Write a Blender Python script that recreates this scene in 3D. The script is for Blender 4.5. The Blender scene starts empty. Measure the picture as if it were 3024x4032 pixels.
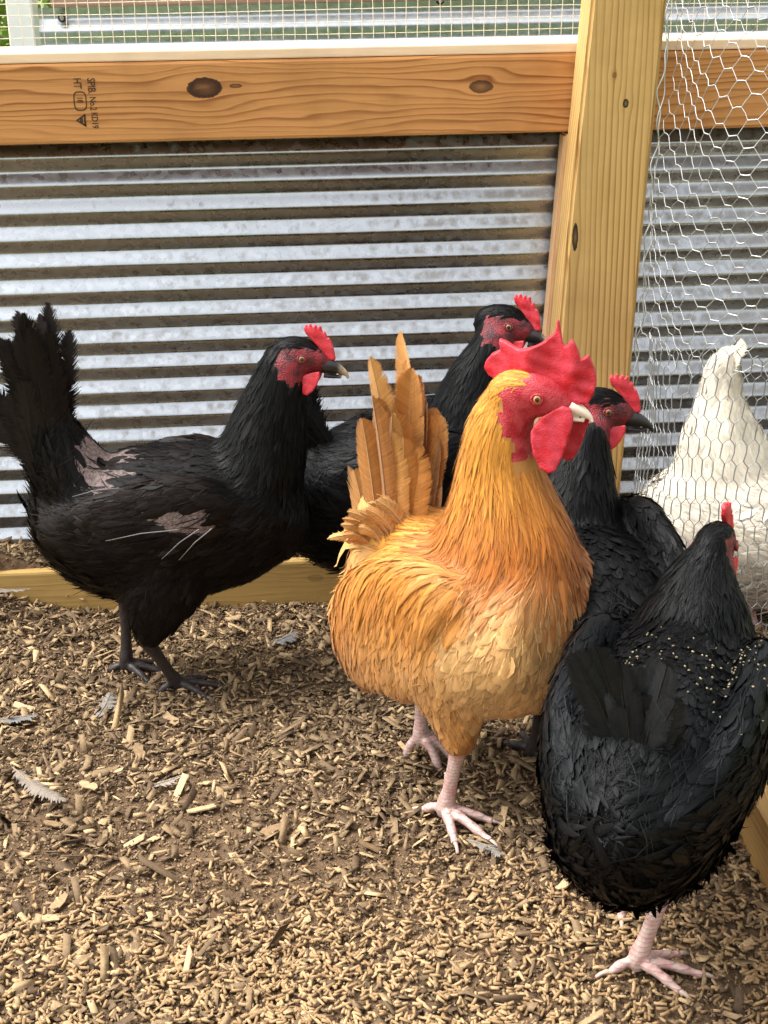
import bpy, bmesh, math, random
import numpy as np
from mathutils import Vector, Matrix
from mathutils.bvhtree import BVHTree

random.seed(7)
rng = np.random.default_rng(11)
R = math.radians
scene = bpy.context.scene
col = scene.collection

# ------------------------------------------------------------------ camera
cam_d = bpy.data.cameras.new("camera")
cam = bpy.data.objects.new("camera", cam_d); col.objects.link(cam)
cam_d.sensor_fit = 'VERTICAL'; cam_d.sensor_height = 36.0
cam_d.lens = 36.0 * 5700 / 4032
cam_d.clip_start = 0.05; cam_d.clip_end = 500
_y, _p, _r = R(3.6), R(21.5), R(0.9)
_f = Vector((math.sin(_y)*math.cos(_p), math.cos(_y)*math.cos(_p), -math.sin(_p)))
_r0 = Vector((math.cos(_y), -math.sin(_y), 0)); _u0 = _r0.cross(_f)
_rt = _r0*math.cos(_r) - _u0*math.sin(_r); _up = _u0*math.cos(_r) + _r0*math.sin(_r)
cam.matrix_world = Matrix(((_rt.x, _up.x, -_f.x, 0), (_rt.y, _up.y, -_f.y, 0), (_rt.z, _up.z, -_f.z, 0.9), (0, 0, 0, 1)))
scene.camera = cam
scene.render.resolution_x = 768; scene.render.resolution_y = 1024

# ------------------------------------------------------------------ light
SUN_EL, SUN_AZ = 60.0, -85.0         # degrees; azimuth from +Y towards +X
world = bpy.data.worlds.new("World"); scene.world = world; world.use_nodes = True
wn = world.node_tree; wn.nodes.clear()
sky = wn.nodes.new('ShaderNodeTexSky'); sky.sky_type = 'NISHITA'; sky.sun_disc = False
sky.sun_elevation = R(SUN_EL); sky.sun_rotation = R(SUN_AZ)
sky.air_density = 1.0; sky.dust_density = 6.0; sky.ozone_density = 0.6
bg = wn.nodes.new('ShaderNodeBackground'); bg.inputs['Strength'].default_value = 0.15
wo = wn.nodes.new('ShaderNodeOutputWorld')
hs = wn.nodes.new('ShaderNodeHueSaturation'); hs.inputs['Saturation'].default_value = 0.07   # thin high cloud whitens the sky
wn.links.new(sky.outputs[0], hs.inputs['Color']); wn.links.new(hs.outputs[0], bg.inputs[0]); wn.links.new(bg.outputs[0], wo.inputs[0])
sun_d = bpy.data.lights.new("sun", 'SUN'); sun_d.energy = 1.25; sun_d.angle = R(35); sun_d.color = (1.0, 0.97, 0.92)
sun = bpy.data.objects.new("sun", sun_d); col.objects.link(sun)
_sd = Vector((math.sin(R(SUN_AZ))*math.cos(R(SUN_EL)), math.cos(R(SUN_AZ))*math.cos(R(SUN_EL)), math.sin(R(SUN_EL))))
sun.rotation_euler = _sd.to_track_quat('Z', 'Y').to_euler()
sun.location = (0, 0, 5)
vs = scene.view_settings
vs.view_transform = 'Standard'; vs.look = 'None'; vs.gamma = 1.0; vs.exposure = 1.45
vs.use_curve_mapping = False

# ------------------------------------------------------------------ node helper
class NT:
    def __init__(s, name):
        s.m = bpy.data.materials.new(name); s.m.use_nodes = True
        s.t = s.m.node_tree; s.t.nodes.clear()
        s.out = s.t.nodes.new('ShaderNodeOutputMaterial')
        s.b = s.t.nodes.new('ShaderNodeBsdfPrincipled')
        s.t.links.new(s.b.outputs[0], s.out.inputs[0])
    def n(s, t, **k):
        x = s.t.nodes.new('ShaderNode' + t)
        for a, v in k.items(): setattr(x, a, v)
        return x
    def put(s, sock, v):
        if v is None: return
        if isinstance(v, bpy.types.NodeSocket): s.t.links.new(v, sock)
        else:
            if sock.type == 'RGBA' and len(v) == 3: v = (*v, 1)
            sock.default_value = v
    def math(s, op, a, b=None, c=None, clamp=False):
        x = s.n('Math', operation=op, use_clamp=clamp)
        s.put(x.inputs[0], a); s.put(x.inputs[1], b); s.put(x.inputs[2], c)
        return x.outputs[0]
    def mix(s, f, a, b, mode='MIX'):
        x = s.n('Mix', data_type='RGBA', blend_type=mode)
        s.put(x.inputs[0], f); s.put(x.inputs[6], a); s.put(x.inputs[7], b)
        return x.outputs[2]
    def obj(s): return s.n('TexCoord').outputs['Object']
    def sep(s, v):
        x = s.n('SeparateXYZ'); s.put(x.inputs[0], v); return x.outputs
    def comb(s, a, b, c):
        x = s.n('CombineXYZ'); s.put(x.inputs[0], a); s.put(x.inputs[1], b); s.put(x.inputs[2], c); return x.outputs[0]
    def noise(s, v, scale=5, detail=3, rough=0.5, dist=0):
        x = s.n('TexNoise'); s.put(x.inputs['Vector'], v)
        x.inputs['Scale'].default_value = scale; x.inputs['Detail'].default_value = detail
        x.inputs['Roughness'].default_value = rough; x.inputs['Distortion'].default_value = dist
        return x.outputs['Fac']
    def vscale(s, v, sc):
        x = s.n('Mapping'); s.put(x.inputs['Vector'], v); x.inputs['Scale'].default_value = sc; return x.outputs[0]
    def ramp(s, f, stops, interp='LINEAR'):
        x = s.n('ValToRGB'); x.color_ramp.interpolation = interp; e = x.color_ramp.elements
        while len(e) < len(stops): e.new(0.5)
        for i, (p, c) in enumerate(stops):
            e[i].position = p; e[i].color = (*c, 1) if not isinstance(c, (int, float)) else (c, c, c, 1)
        s.put(x.inputs[0], f); return x.outputs[0]
    def bump(s, h, strength=0.3, dist=0.002):
        x = s.n('Bump'); x.inputs['Strength'].default_value = strength; x.inputs['Distance'].default_value = dist
        s.put(x.inputs['Height'], h); s.t.links.new(x.outputs[0], s.b.inputs['Normal'])
    def set(s, **k):
        names = dict(color='Base Color', rough='Roughness', metal='Metallic', spec='Specular IOR Level', sheen='Sheen Weight', sss='Subsurface Weight', coat='Coat Weight')
        for a, v in k.items(): s.put(s.b.inputs[names[a]], v)
        return s

# ------------------------------------------------------------------ object helpers
def tag(o, label=None, cat=None, group=None, kind=None):
    if label: o['label'] = label
    if cat: o['category'] = cat
    if group: o['group'] = group
    if kind: o['kind'] = kind
    return o
def link(name, me, m=None, parent=None, loc=None):
    o = bpy.data.objects.new(name, me); col.objects.link(o)
    if m is not None:
        for x in (m if isinstance(m, (list, tuple)) else [m]): me.materials.append(x)
    if parent: o.parent = parent
    if loc is not None: o.location = loc
    return o
def empty(name, loc, rz=0):
    o = bpy.data.objects.new(name, None); col.objects.link(o)
    o.location = loc; o.rotation_euler = (0, 0, rz); o.empty_display_size = 0.05
    return o
def mesh_np(name, V, F, smooth=True):
    """V (n,3), F (m,k) of a constant k"""
    V = np.asarray(V, np.float32); F = np.asarray(F, np.int32)
    me = bpy.data.meshes.new(name)
    me.vertices.add(len(V)); me.vertices.foreach_set('co', V.ravel())
    k = F.shape[1]
    me.loops.add(F.size); me.loops.foreach_set('vertex_index', F.ravel())
    me.polygons.add(len(F)); me.polygons.foreach_set('loop_start', np.arange(0, F.size, k, dtype=np.int32))
    me.polygons.foreach_set('loop_total', np.full(len(F), k, np.int32))
    if smooth: me.polygons.foreach_set('use_smooth', np.ones(len(F), bool))
    me.update(calc_edges=True); me.validate()
    return me
def attr_col(me, name, C):
    a = me.attributes.new(name, 'FLOAT_COLOR', 'POINT')
    a.data.foreach_set('color', np.concatenate([C, np.ones((len(C), 1))], 1).astype(np.float32).ravel())
def attr_vec(me, name, C):
    a = me.attributes.new(name, 'FLOAT_VECTOR', 'POINT')
    a.data.foreach_set('vector', np.asarray(C, np.float32).ravel())
def bm_mesh(bm, name, smooth=False):
    bmesh.ops.recalc_face_normals(bm, faces=bm.faces)
    me = bpy.data.meshes.new(name); bm.to_mesh(me); bm.free()
    if smooth: me.polygons.foreach_set('use_smooth', np.ones(len(me.polygons), bool))
    return me
def board(lo, hi, bev=0.003, seg=2, xf=None):
    bm = bmesh.new(); bmesh.ops.create_cube(bm, size=1)
    for v in bm.verts:
        v.co = Vector([(lo[i]+hi[i])/2 + v.co[i]*(hi[i]-lo[i]) for i in range(3)])
    bmesh.ops.bevel(bm, geom=bm.edges[:], offset=bev, segments=seg, affect='EDGES', profile=0.6)
    if xf:
        for v in bm.verts: v.co = xf(v.co)
    return bm
def tube_np(path, rad, n=6, caps=True):
    P = np.asarray(path, float); rad = np.broadcast_to(np.asarray(rad, float), (len(P),))
    T = np.gradient(P, axis=0); T /= np.linalg.norm(T, axis=1)[:, None] + 1e-12
    ref = np.array([0.0, 0, 1]) if abs(T[0, 2]) < 0.9 else np.array([1.0, 0, 0])
    a = np.cross(T, ref); a /= np.linalg.norm(a, axis=1)[:, None] + 1e-12
    b = np.cross(T, a)
    th = np.arange(n)*2*math.pi/n
    V = P[:, None] + rad[:, None, None]*(np.cos(th)[None, :, None]*a[:, None] + np.sin(th)[None, :, None]*b[:, None])
    V = V.reshape(-1, 3); F = []
    for i in range(len(P)-1):
        for j in range(n):
            k = (j+1) % n
            F.append((i*n+j, i*n+k, (i+1)*n+k, (i+1)*n+j))
    return V, F
def remesh(me, voxel, smooth_it=4, fac=0.5):
    o = bpy.data.objects.new("tmp", me); col.objects.link(o)
    m = o.modifiers.new("r", 'REMESH'); m.mode = 'VOXEL'; m.voxel_size = voxel; m.use_smooth_shade = True
    if smooth_it:
        s = o.modifiers.new("s", 'SMOOTH'); s.factor = fac; s.iterations = smooth_it
    dg = bpy.context.evaluated_depsgraph_get(); dg.update()
    r = bpy.data.meshes.new_from_object(o.evaluated_get(dg))
    bpy.data.objects.remove(o); bpy.data.meshes.remove(me)
    r.polygons.foreach_set('use_smooth', np.ones(len(r.polygons), bool))
    return r
def smoothstep(a, b, x):
    t = np.clip((x-a)/(b-a), 0, 1); return t*t*(3-2*t)
def vnoise(P, f, seed=0):
    """cheap smooth pseudo noise, about -1..1"""
    P = np.asarray(P)*f; o = 0
    r = np.random.default_rng(seed)
    for k in range(5):
        d = r.normal(size=P.shape[-1])*(1+0.5*k); o = o + np.sin(P @ d + r.uniform(0, 6.28))/(1+0.35*k)
    return o/2.6

# ------------------------------------------------------------------ materials
def wood(name, axis, c_lo, c_hi, freq=90, knots=(), dark=(0.05, 0.018, 0.006), rough=0.6, across=2, amp=1.0, lines=0.5, off=0.0):
    s = NT(name); o = s.obj(); x = s.sep(o)
    p, q = x[axis], x[across]
    third = x[3-axis-across]
    qw = q
    kmask = None
    for (kp, kq, rp, rq, w) in knots:
        dp = s.math('DIVIDE', s.math('SUBTRACT', p, kp), rp); dq = s.math('DIVIDE', s.math('SUBTRACT', q, kq), rq)
        d2 = s.math('ADD', s.math('MULTIPLY', dp, dp), s.math('MULTIPLY', dq, dq))
        e = s.math('POWER', 2.718, s.math('MULTIPLY', d2, -0.22))
        qw = s.math('SUBTRACT', qw, s.math('MULTIPLY', s.math('MULTIPLY', dq, e), rq*0.75))
        nz = s.noise(o, 160, 2)
        dd = s.math('ADD', s.math('SQRT', d2), s.math('MULTIPLY', s.math('SUBTRACT', nz, 0.5), 0.35))
        km = s.ramp(dd, [(0.0, 0.62*w), (0.45, 0.85*w), (0.80, 1.0*w), (0.97, 0.9*w), (1.0, 0.0)])
        kmask = km if kmask is None else s.math('MAXIMUM', kmask, km)
    n1 = s.noise(s.comb(s.math('MULTIPLY', p, 1.0), s.math('MULTIPLY', q, 7.0), s.math('MULTIPLY', third, 7.0)), 2.2, 3, 0.5)
    n2 = s.noise(s.comb(s.math('MULTIPLY', p, 8.0), s.math('MULTIPLY', qw, 240.0), s.math('MULTIPLY', third, 240.0)), 1.0, 3, 0.6)
    ph = s.math('ADD', s.math('MULTIPLY', s.math('ADD', qw, s.math('MULTIPLY', third, 0.6)), freq), s.math('MULTIPLY', n1, 7.0*amp))
    fr = s.math('FRACT', s.math('ADD', ph, off))
    line = s.ramp(fr, [(0.0, 0.0), (0.55, 0.25), (0.86, 1.0), (1.0, 0.0)])
    band = s.noise(s.comb(s.math('MULTIPLY', p, 1.5), s.math('MULTIPLY', q, 30.0), 0.0), 1.0, 2)
    f = s.math('MULTIPLY', line, s.math('MULTIPLY', s.ramp(band, [(0.3, 0.25), (0.7, 1.0)]), lines*1.4), clamp=True)
    f = s.math('ADD', f, s.math('MULTIPLY', s.math('SUBTRACT', n2, 0.5), 0.5), clamp=True)
    c = s.mix(f, c_hi, c_lo)
    bl = s.noise(o, 9, 4, 0.6)
    c = s.mix(s.ramp(bl, [(0.45, 0.0), (0.8, 0.35)]), c, [v*0.6 for v in c_lo])
    if kmask is not None: c = s.mix(kmask, c, dark)
    s.set(color=c, rough=rough, spec=0.3)
    s.bump(s.math('ADD', s.math('MULTIPLY', f, 0.6), n2), 0.25, 0.0012)
    return s.m

def galvanised(name, base=(0.78, 0.79, 0.81), dirt=(0.16, 0.11, 0.07), amount=0.5, rough=0.3, xdirt=0.0, pitch=None, ph=0.0, metal=1.0):
    s = NT(name); o = s.obj(); x = s.sep(o)
    v = s.n('TexVoronoi'); s.put(v.inputs['Vector'], s.vscale(o, (110, 110, 150))); v.inputs['Scale'].default_value = 1
    sp = s.sep(v.outputs['Color'])[0]
    n = s.noise(s.vscale(o, (70, 25, 50)), 1.0, 5, 0.65)
    n3 = s.noise(o, 3.0, 3)
    c = s.mix(sp, [b*0.8 for b in base], base)
    a = s.math('ADD', n, s.math('MULTIPLY', s.math('SUBTRACT', n3, 0.5), 0.5))
    if xdirt: a = s.math('ADD', a, s.math('MULTIPLY', x[0], xdirt))
    dm = s.ramp(a, [(0.50, 0.0), (0.68, 1.0)])
    if pitch:      # dust settles on the ledges that face upwards
        fr = s.math('FRACT', s.math('DIVIDE', s.math('SUBTRACT', x[2], ph), pitch))
        dm = s.math('MULTIPLY', dm, s.ramp(fr, [(0.30, 0.02), (0.42, 1.0), (0.58, 1.0), (0.70, 0.02)]))
    dm = s.math('MULTIPLY', dm, amount)
    s.set(color=s.mix(dm, c, dirt), metal=s.math('MULTIPLY', s.math('SUBTRACT', 1.0, s.math('MULTIPLY', dm, 0.85)), metal),
          rough=s.math('ADD', s.math('MULTIPLY', sp, 0.10), s.math('ADD', s.math('MULTIPLY', dm, 0.3), rough)))
    s.bump(s.math('ADD', n, s.math('MULTIPLY', sp, 0.3)), 0.12, 0.0008)
    return s.m

def plain(name, c, rough=0.6, metal=0.0, spec=0.4, nscale=60, var=0.25, bump=0.2, bd=0.001, sss=0.0):
    s = NT(name); o = s.obj(); n = s.noise(o, nscale, 4, 0.6)
    cc = s.mix(n, [v*(1-var) for v in c], [min(1, v*(1+var)) for v in c])
    s.set(color=cc, rough=rough, metal=metal, spec=spec)
    if sss:
        s.set(sss=sss); s.b.inputs['Subsurface Radius'].default_value = (0.006, 0.0015, 0.001); s.b.inputs['Subsurface Scale'].default_value = 1.0
    if bump: s.bump(n, bump, bd)
    return s.m

def feather_mat(name, rough=0.55, strand=7.0, contrast=0.5, sheen=0.0, spec=0.25, trans=0.0, shaft=0.0):
    s = NT(name)
    a = s.n('Attribute', attribute_name='fcol'); f = s.n('Attribute', attribute_name='fuv')
    u, v, r = s.sep(f.outputs['Vector'])
    # barbs sweep away from the shaft, so lines of equal "lane" run obliquely
    lane = s.math('SUBTRACT', s.math('MULTIPLY', v, 5.0), s.math('MULTIPLY', s.math('ABSOLUTE', u), 2.2))
    n1 = s.noise(s.comb(s.math('ADD', s.math('MULTIPLY', u, strand), s.math('MULTIPLY', r, 91.0)), s.math('MULTIPLY', v, 1.3), s.math('MULTIPLY', r, 37.0)), 1.0, 3, 0.6)
    n2 = s.noise(s.comb(s.math('ADD', s.math('MULTIPLY', lane, 5.0), s.math('MULTIPLY', r, 53.0)), s.math('MULTIPLY', u, 0.4), r), 1.0, 2, 0.6)
    h = s.math('ADD', s.math('MULTIPLY', n1, 0.7), s.math('MULTIPLY', n2, 0.3))
    k = s.ramp(h, [(0.28, 1.0-contrast), (0.72, 1.0+0.0)])
    c = s.mix(1.0, a.outputs['Color'], k, 'MULTIPLY')
    if shaft:
        sm = s.ramp(s.math('ABSOLUTE', u), [(0.0, shaft), (0.10, 0.0)])
        c = s.mix(sm, c, s.mix(0.6, a.outputs['Color'], (0.9, 0.75, 0.5)))
    s.set(color=c, rough=rough, spec=spec, sheen=sheen)
    s.b.inputs['Sheen Roughness'].default_value = 0.5
    s.bump(h, 0.35, 0.0012)
    return s.m

M = {}
M['rail'] = wood('rail_wood', 0, (0.24, 0.075, 0.016), (0.56, 0.26, 0.088), 105,
                 knots=[(-0.106, 0.718, 0.024, 0.014, 1.0), (-0.064, 0.720, 0.009, 0.003, 0.8), (0.273, 0.712, 0.017, 0.009, 0.85), (0.73, 0.70, 0.015, 0.01, 0.7)], lines=0.75, dark=(0.035, 0.011, 0.005))
M['sill'] = wood('sill_wood', 0, (0.66, 0.42, 0.25), (0.82, 0.60, 0.42), 60, across=1, lines=0.25)
M['base'] = wood('base_wood', 0, (0.27, 0.15, 0.04), (0.45, 0.29, 0.095), 110, knots=[(0.02, 0.03, 0.012, 0.006, 0.3)], lines=0.6, amp=1.3)
M['post'] = wood('post_wood', 2, (0.30, 0.145, 0.035), (0.57, 0.365, 0.135), 118, across=0,
                 knots=[(0.515, 0.3965, 0.020, 0.0042, 1.0), (0.693, 0.459, 0.006, 0.004, 1.0), (0.73, 0.442, 0.004, 0.003, 0.5)], dark=(0.02, 0.01, 0.005), lines=0.95, amp=0.35)
M['stud'] = wood('stud_wood', 2, (0.50, 0.27, 0.12), (0.66, 0.40, 0.21), 60, across=0, lines=0.3, amp=0.5)
M['plate'] = wood('plate_wood', 1, (0.20, 0.10, 0.028), (0.36, 0.21, 0.07), 120, knots=[(1.18, 0.045, 0.006, 0.006, 1.0)], lines=0.7, amp=0.6)
M['oldwood'] = wood('old_wood', 0, (0.25, 0.13, 0.08), (0.45, 0.28, 0.2), 80, lines=0.5)
M['metal_in'] = galvanised('metal_inside', base=(0.50, 0.53, 0.565), dirt=(0.20, 0.17, 0.14), amount=0.55, rough=0.24, xdirt=0.16, pitch=0.0385, ph=0.614)
M['metal_out'] = galvanised('metal_outside', (0.84, 0.89, 0.93), (0.7, 0.7, 0.68), 0.25, 0.28)  # raised bluish white base stands for sunlight on the outer sheet
M['wire'] = plain('wire_zinc', (0.52, 0.52, 0.51), 0.42, 0.75, bump=0.1)
M['wire_shaded'] = plain('wire_shaded', (0.30, 0.30, 0.30), 0.5, 0.6, bump=0.1)  # shaded copy of the zinc: shade put into the lower netting's colour
M['cloth'] = plain('hardware_cloth_zinc', (0.60, 0.57, 0.48), 0.5, 0.3, bump=0.1)
M['screw'] = plain('screw_steel', (0.5, 0.5, 0.5), 0.25, 1.0)
M['rubber'] = plain('rubber_washer', (0.03, 0.03, 0.03), 0.6)
M['white_paint'] = plain('white_paint', (0.80, 0.82, 0.78), 0.5, var=0.05)
M['ink'] = plain('stamp_ink', (0.045, 0.025, 0.012), 0.8, nscale=900, var=0.8, bump=0)

def ground_mat():
    s = NT('litter_soil'); o = s.obj()
    n = s.noise(o, 55, 6, 0.7); n2 = s.noise(o, 5, 3); n3 = s.noise(o, 260, 3, 0.7)
    c = s.ramp(s.math('ADD', s.math('MULTIPLY', n, 0.6), s.math('MULTIPLY', n3, 0.4)), [(0.3, (0.045, 0.028, 0.016)), (0.55, (0.14, 0.088, 0.050)), (0.75, (0.26, 0.175, 0.10))])
    c = s.mix(s.ramp(n2, [(0.35, 0.0), (0.7, 0.4)]), c, (0.17, 0.11, 0.065))
    s.set(color=c, rough=0.95, spec=0.1); s.bump(s.math('ADD', n, s.math('MULTIPLY', n3, 0.6)), 0.9, 0.006)
    return s.m
M['soil'] = ground_mat()
def grass_mat():
    s = NT('lawn_green'); o = s.obj(); n = s.noise(o, 3, 6, 0.7)
    s.set(color=s.ramp(n, [(0.3, (0.06, 0.10, 0.015)), (0.7, (0.16, 0.22, 0.03))]), rough=0.9); s.bump(n, 0.6, 0.05)
    return s.m
M['lawn'] = grass_mat()
def attr_mat(name, rough=0.8, spec=0.15, nscale=300, contrast=0.35, bd=0.0006):
    s = NT(name); o = s.obj(); a = s.n('Attribute', attribute_name='fcol')
    n = s.noise(o, nscale, 3, 0.6)
    s.set(color=s.mix(1.0, a.outputs['Color'], s.ramp(n, [(0.3, 1-contrast), (0.7, 1.0)]), 'MULTIPLY'), rough=rough, spec=spec)
    s.bump(n, 0.4, bd)
    return s.m
M['chips'] = attr_mat('wood_chip')
M['leaf'] = attr_mat('leaf', 0.6, 0.3, 40, 0.3)

# ================================================================== SETTING
def hgt(X, Y):
    X = np.asarray(X, float); Y = np.asarray(Y, float)
    P = np.stack([X, Y], -1)
    z = 0.004*vnoise(P, 9, 1) + 0.0025*vnoise(P, 28, 2)
    z = z - 0.012*smoothstep(1.75, 1.95, Y)                       # trodden hollow before the board
    z = z + 0.055*np.exp(-((X+0.50)/0.10)**2-((Y-1.95)/0.10)**2)  # heap against the board
    z = z + smoothstep(1.952, 1.966, Y)*(0.066 - 0.012*np.exp(-((X+0.42)/0.1)**2))
    z = z - 0.03*smoothstep(1.958, 1.972, Y)*smoothstep(0.49, 0.55, X)
    return z
xs = np.arange(-1.3, 1.5, 0.011); ys = np.concatenate([np.arange(0.2, 1.9, 0.014), np.arange(1.9, 2.14, 0.004)])
GX, GY = np.meshgrid(xs, ys); GZ = hgt(GX, GY)
V = np.stack([GX, GY, GZ], -1).reshape(-1, 3)
nx = len(xs); ii = np.arange((len(ys)-1)*(nx-1)); a = (ii//(nx-1))*nx + ii % (nx-1)
g = link('ground', mesh_np('ground', V, np.stack([a, a+1, a+nx+1, a+nx], 1)), M['soil']); tag(g, kind='structure')
bm = bmesh.new(); bmesh.ops.create_grid(bm, x_segments=2, y_segments=2, size=150)
g = link('lawn', bm_mesh(bm, 'lawn'), M['lawn'], loc=(0, 100, -0.06)); tag(g, kind='structure')

# boards --------------------------------------------------------------------
o = link('rail_board', bm_mesh(board((-1.1, 2.06, 0.648), (1.3, 2.098, 0.754), 0.004), 'rail_board'), M['rail'])
tag(o, 'orange pine rail board with grade stamp and dark oval knots across the metal wall', 'board')
rail = o
o = link('sill_board', bm_mesh(board((-1.1, 2.0615, 0.7545), (1.3, 2.21, 0.768), 0.002), 'sill_board'), M['sill'])
tag(o, 'pale sunlit plank lying flat on top of the stamped rail', 'board')
o = link('base_board', bm_mesh(board((-0.9, 1.95, -0.05), (0.47, 1.968, 0.058), 0.004), 'base_board'), M['base'])
tag(o, 'yellow pine base board half buried in litter below the metal wall', 'board')
def post_xf(co):
    t = (co.x-0.0)            # 0..1 across the face
    l = 0.356 + 0.061*co.z; r = 0.470 + 0.045*co.z
    return Vector((l + (r-l)*t, co.y, co.z))
bm = board((0.0, 1.985, 0.0), (1.0, 2.058, 1.15), 0.0, 1) if False else None
bm = bmesh.new(); bmesh.ops.create_cube(bm, size=1)
for v in bm.verts: v.co = Vector((v.co.x+0.5, 2.0215+v.co.y*0.073, 0.55+v.co.z*1.2))
bmesh.ops.subdivide_edges(bm, edges=[e for e in bm.edges if abs(e.verts[0].co.z-e.verts[1].co.z) > 0.5], cuts=24, use_grid_fill=True)
for v in bm.verts: v.co = post_xf(v.co); v.co.x += 0.0015*math.sin(v.co.z*9)
bmesh.ops.bevel(bm, geom=[e for e in bm.edges if len(e.link_faces) == 2 and e.calc_face_angle(0) > 1.0], offset=0.005, segments=3, affect='EDGES')
post = link('post', bm_mesh(bm, 'post'), M['post']); tag(post, 'upright yellow timber post in front of the stamped rail', 'post')
bm = bmesh.new(); bmesh.ops.create_cube(bm, size=1)
for v in bm.verts:
    v.co = Vector((v.co.x+0.5, 2.0795+v.co.y*0.037, 0.347+v.co.z*0.596))
    v.co.x = 0.351 + 0.063*v.co.z + v.co.x*0.085
bmesh.ops.bevel(bm, geom=bm.edges[:], offset=0.003, segments=2, affect='EDGES')
o = link('stud', bm_mesh(bm, 'stud'), M['stud']); tag(o, 'peach coloured stud against the metal behind the yellow post', 'stud')
# litter board of the partition running towards the viewer
o = link('partition_board', bm_mesh(board((0.456, 0.55, -0.02), (0.494, 1.60, 0.07), 0.004), 'partition_board'), M['plate'])
tag(o, 'brown board on edge on the litter beside the glossy black hen', 'board')

# corrugated sheets ------------------------------------------------------------
def corrugated(name, x0, x1, z0, z1, y, pitch, amp, ph, m, slope=0.0):
    zs = np.linspace(z0, z1, int((z1-z0)/pitch*20)); xs = np.linspace(x0, x1, 41)
    X, Z = np.meshgrid(xs, zs)
    t = 2*math.pi*(Z-ph)/pitch
    prof = np.arcsin(0.96*np.sin(t))/math.asin(0.96)
    Y = y - amp*prof + 0.0012*np.sin(X*3.1+1) + 0.0006*np.sin(X*11+Z*8)
    V = np.stack([X, Y, Z], -1).reshape(-1, 3); n = len(xs)
    ii = np.arange((len(zs)-1)*(n-1)); a = (ii//(n-1))*n + ii % (n-1)
    F = np.stack([a, a+1, a+n+1, a+n], 1)
    return link(name, mesh_np(name, V, F), m)
o = corrugated('corrugated_panel', -1.1, 1.3, 0.03, 0.70, 2.108, 0.0385, 0.0054, 0.618-0.004, M['metal_in'])
tag(o, 'dirty galvanised corrugated metal wall behind the hens below the stamped rail', 'metal sheet')
o = corrugated('corrugated_panel', -0.405, 1.6, 0.25, 0.805, 2.60, 0.0415, 0.0048, 0.798, M['metal_out'])
tag(o, 'corrugated metal sheet coloured as sunlit outside beyond the square wire mesh', 'metal sheet')
outer = o
def screw(parent, x, y, z, r=0.006):
    bm = bmesh.new()
    bmesh.ops.create_cone(bm, segments=12, radius1=r*1.25, radius2=r*1.1, depth=0.002, cap_ends=True, matrix=Matrix.Translation((0, 0, 0.001)))
    w = link('washer', bm_mesh(bm, 'washer'), M['rubber'], parent, (x, y, z)); w.rotation_euler = (R(90), 0, 0)
    bm = bmesh.new()
    bmesh.ops.create_cone(bm, segments=6, radius1=r*0.75, radius2=r*0.7, depth=0.005, cap_ends=True, matrix=Matrix.Translation((0, 0, 0.0047)))
    bmesh.ops.bevel(bm, geom=bm.edges[:], offset=0.0006, segments=1, affect='EDGES')
    w = link('screw', bm_mesh(bm, 'screw'), M['screw'], parent, (x, y, z)); w.rotation_euler = (R(90), 0, 0)
screw(outer, -0.364, 2.591, 0.789); screw(outer, 0.272, 2.591, 0.806)
o = link('cap_board', bm_mesh(board((-0.38, 2.58, 0.8055), (1.6, 2.67, 0.85), 0.004), 'cap_board'), M['oldwood'])
tag(o, 'weathered brown board along the top of the outside metal sheet', 'board')
o = link('white_post', bm_mesh(board((-0.452, 2.57, -0.06), (-0.408, 2.63, 1.2), 0.004), 'white_post'), M['white_paint'])
tag(o, 'white painted post at the end of the outside metal sheet', 'post')

# square mesh above the rail -------------------------------------------------------
VV, FF = [], []; nv = 0
def addt(path, r, n=5):
    global nv
    v, f = tube_np(path, r, n); VV.append(v); FF.extend([[i+nv for i in q] for q in f]); nv += len(v)
sp = 0.0163
for i in range(-46, 72):
    x = i*sp + 0.004
    zz = np.linspace(0.70, 1.02, 9)
    addt(np.stack([x+0.0008*np.sin(zz*40+i), np.full(9, 2.214), zz], 1), 0.0006)
for j in range(0, 20):
    z = 0.712 + j*sp; xx = np.linspace(-0.76, 1.2, 60)
    addt(np.stack([xx, np.full(60, 2.2152), z+0.0012*np.sin(xx*7+j)], 1), 0.0006)
o = link('hardware_cloth', mesh_np('hardware_cloth', np.concatenate(VV), FF), M['cloth'])
tag(o, 'square welded wire mesh stretched above the stamped rail', 'wire mesh')

# chicken wire ---------------------------------------------------------------------
def plan_curve(P):
    P = np.array(P)
    d = np.concatenate([[0], np.cumsum(np.linalg.norm(np.diff(P, axis=0), axis=1))])
    s = np.linspace(0, d[-1], 400)
    x = np.interp(s, d, P[:, 0]); y = np.interp(s, d, P[:, 1])
    k = np.hanning(41); k /= k.sum()
    xp = np.convolve(np.pad(x, 20, 'edge'), k, 'valid'); yp = np.convolve(np.pad(y, 20, 'edge'), k, 'valid')
    return s, xp, yp
CURVE_UP = plan_curve([(0.493, 1.984), (0.503, 1.92), (0.52, 1.85), (0.555, 1.785), (0.62, 1.735), (0.70, 1.70), (0.82, 1.68), (1.0, 1.67)])
CURVE_LOW = plan_curve([(0.458, 1.79), (0.450, 1.72), (0.466, 1.665), (0.52, 1.645), (0.60, 1.64), (0.70, 1.64), (0.80, 1.64), (1.0, 1.64)])
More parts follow.
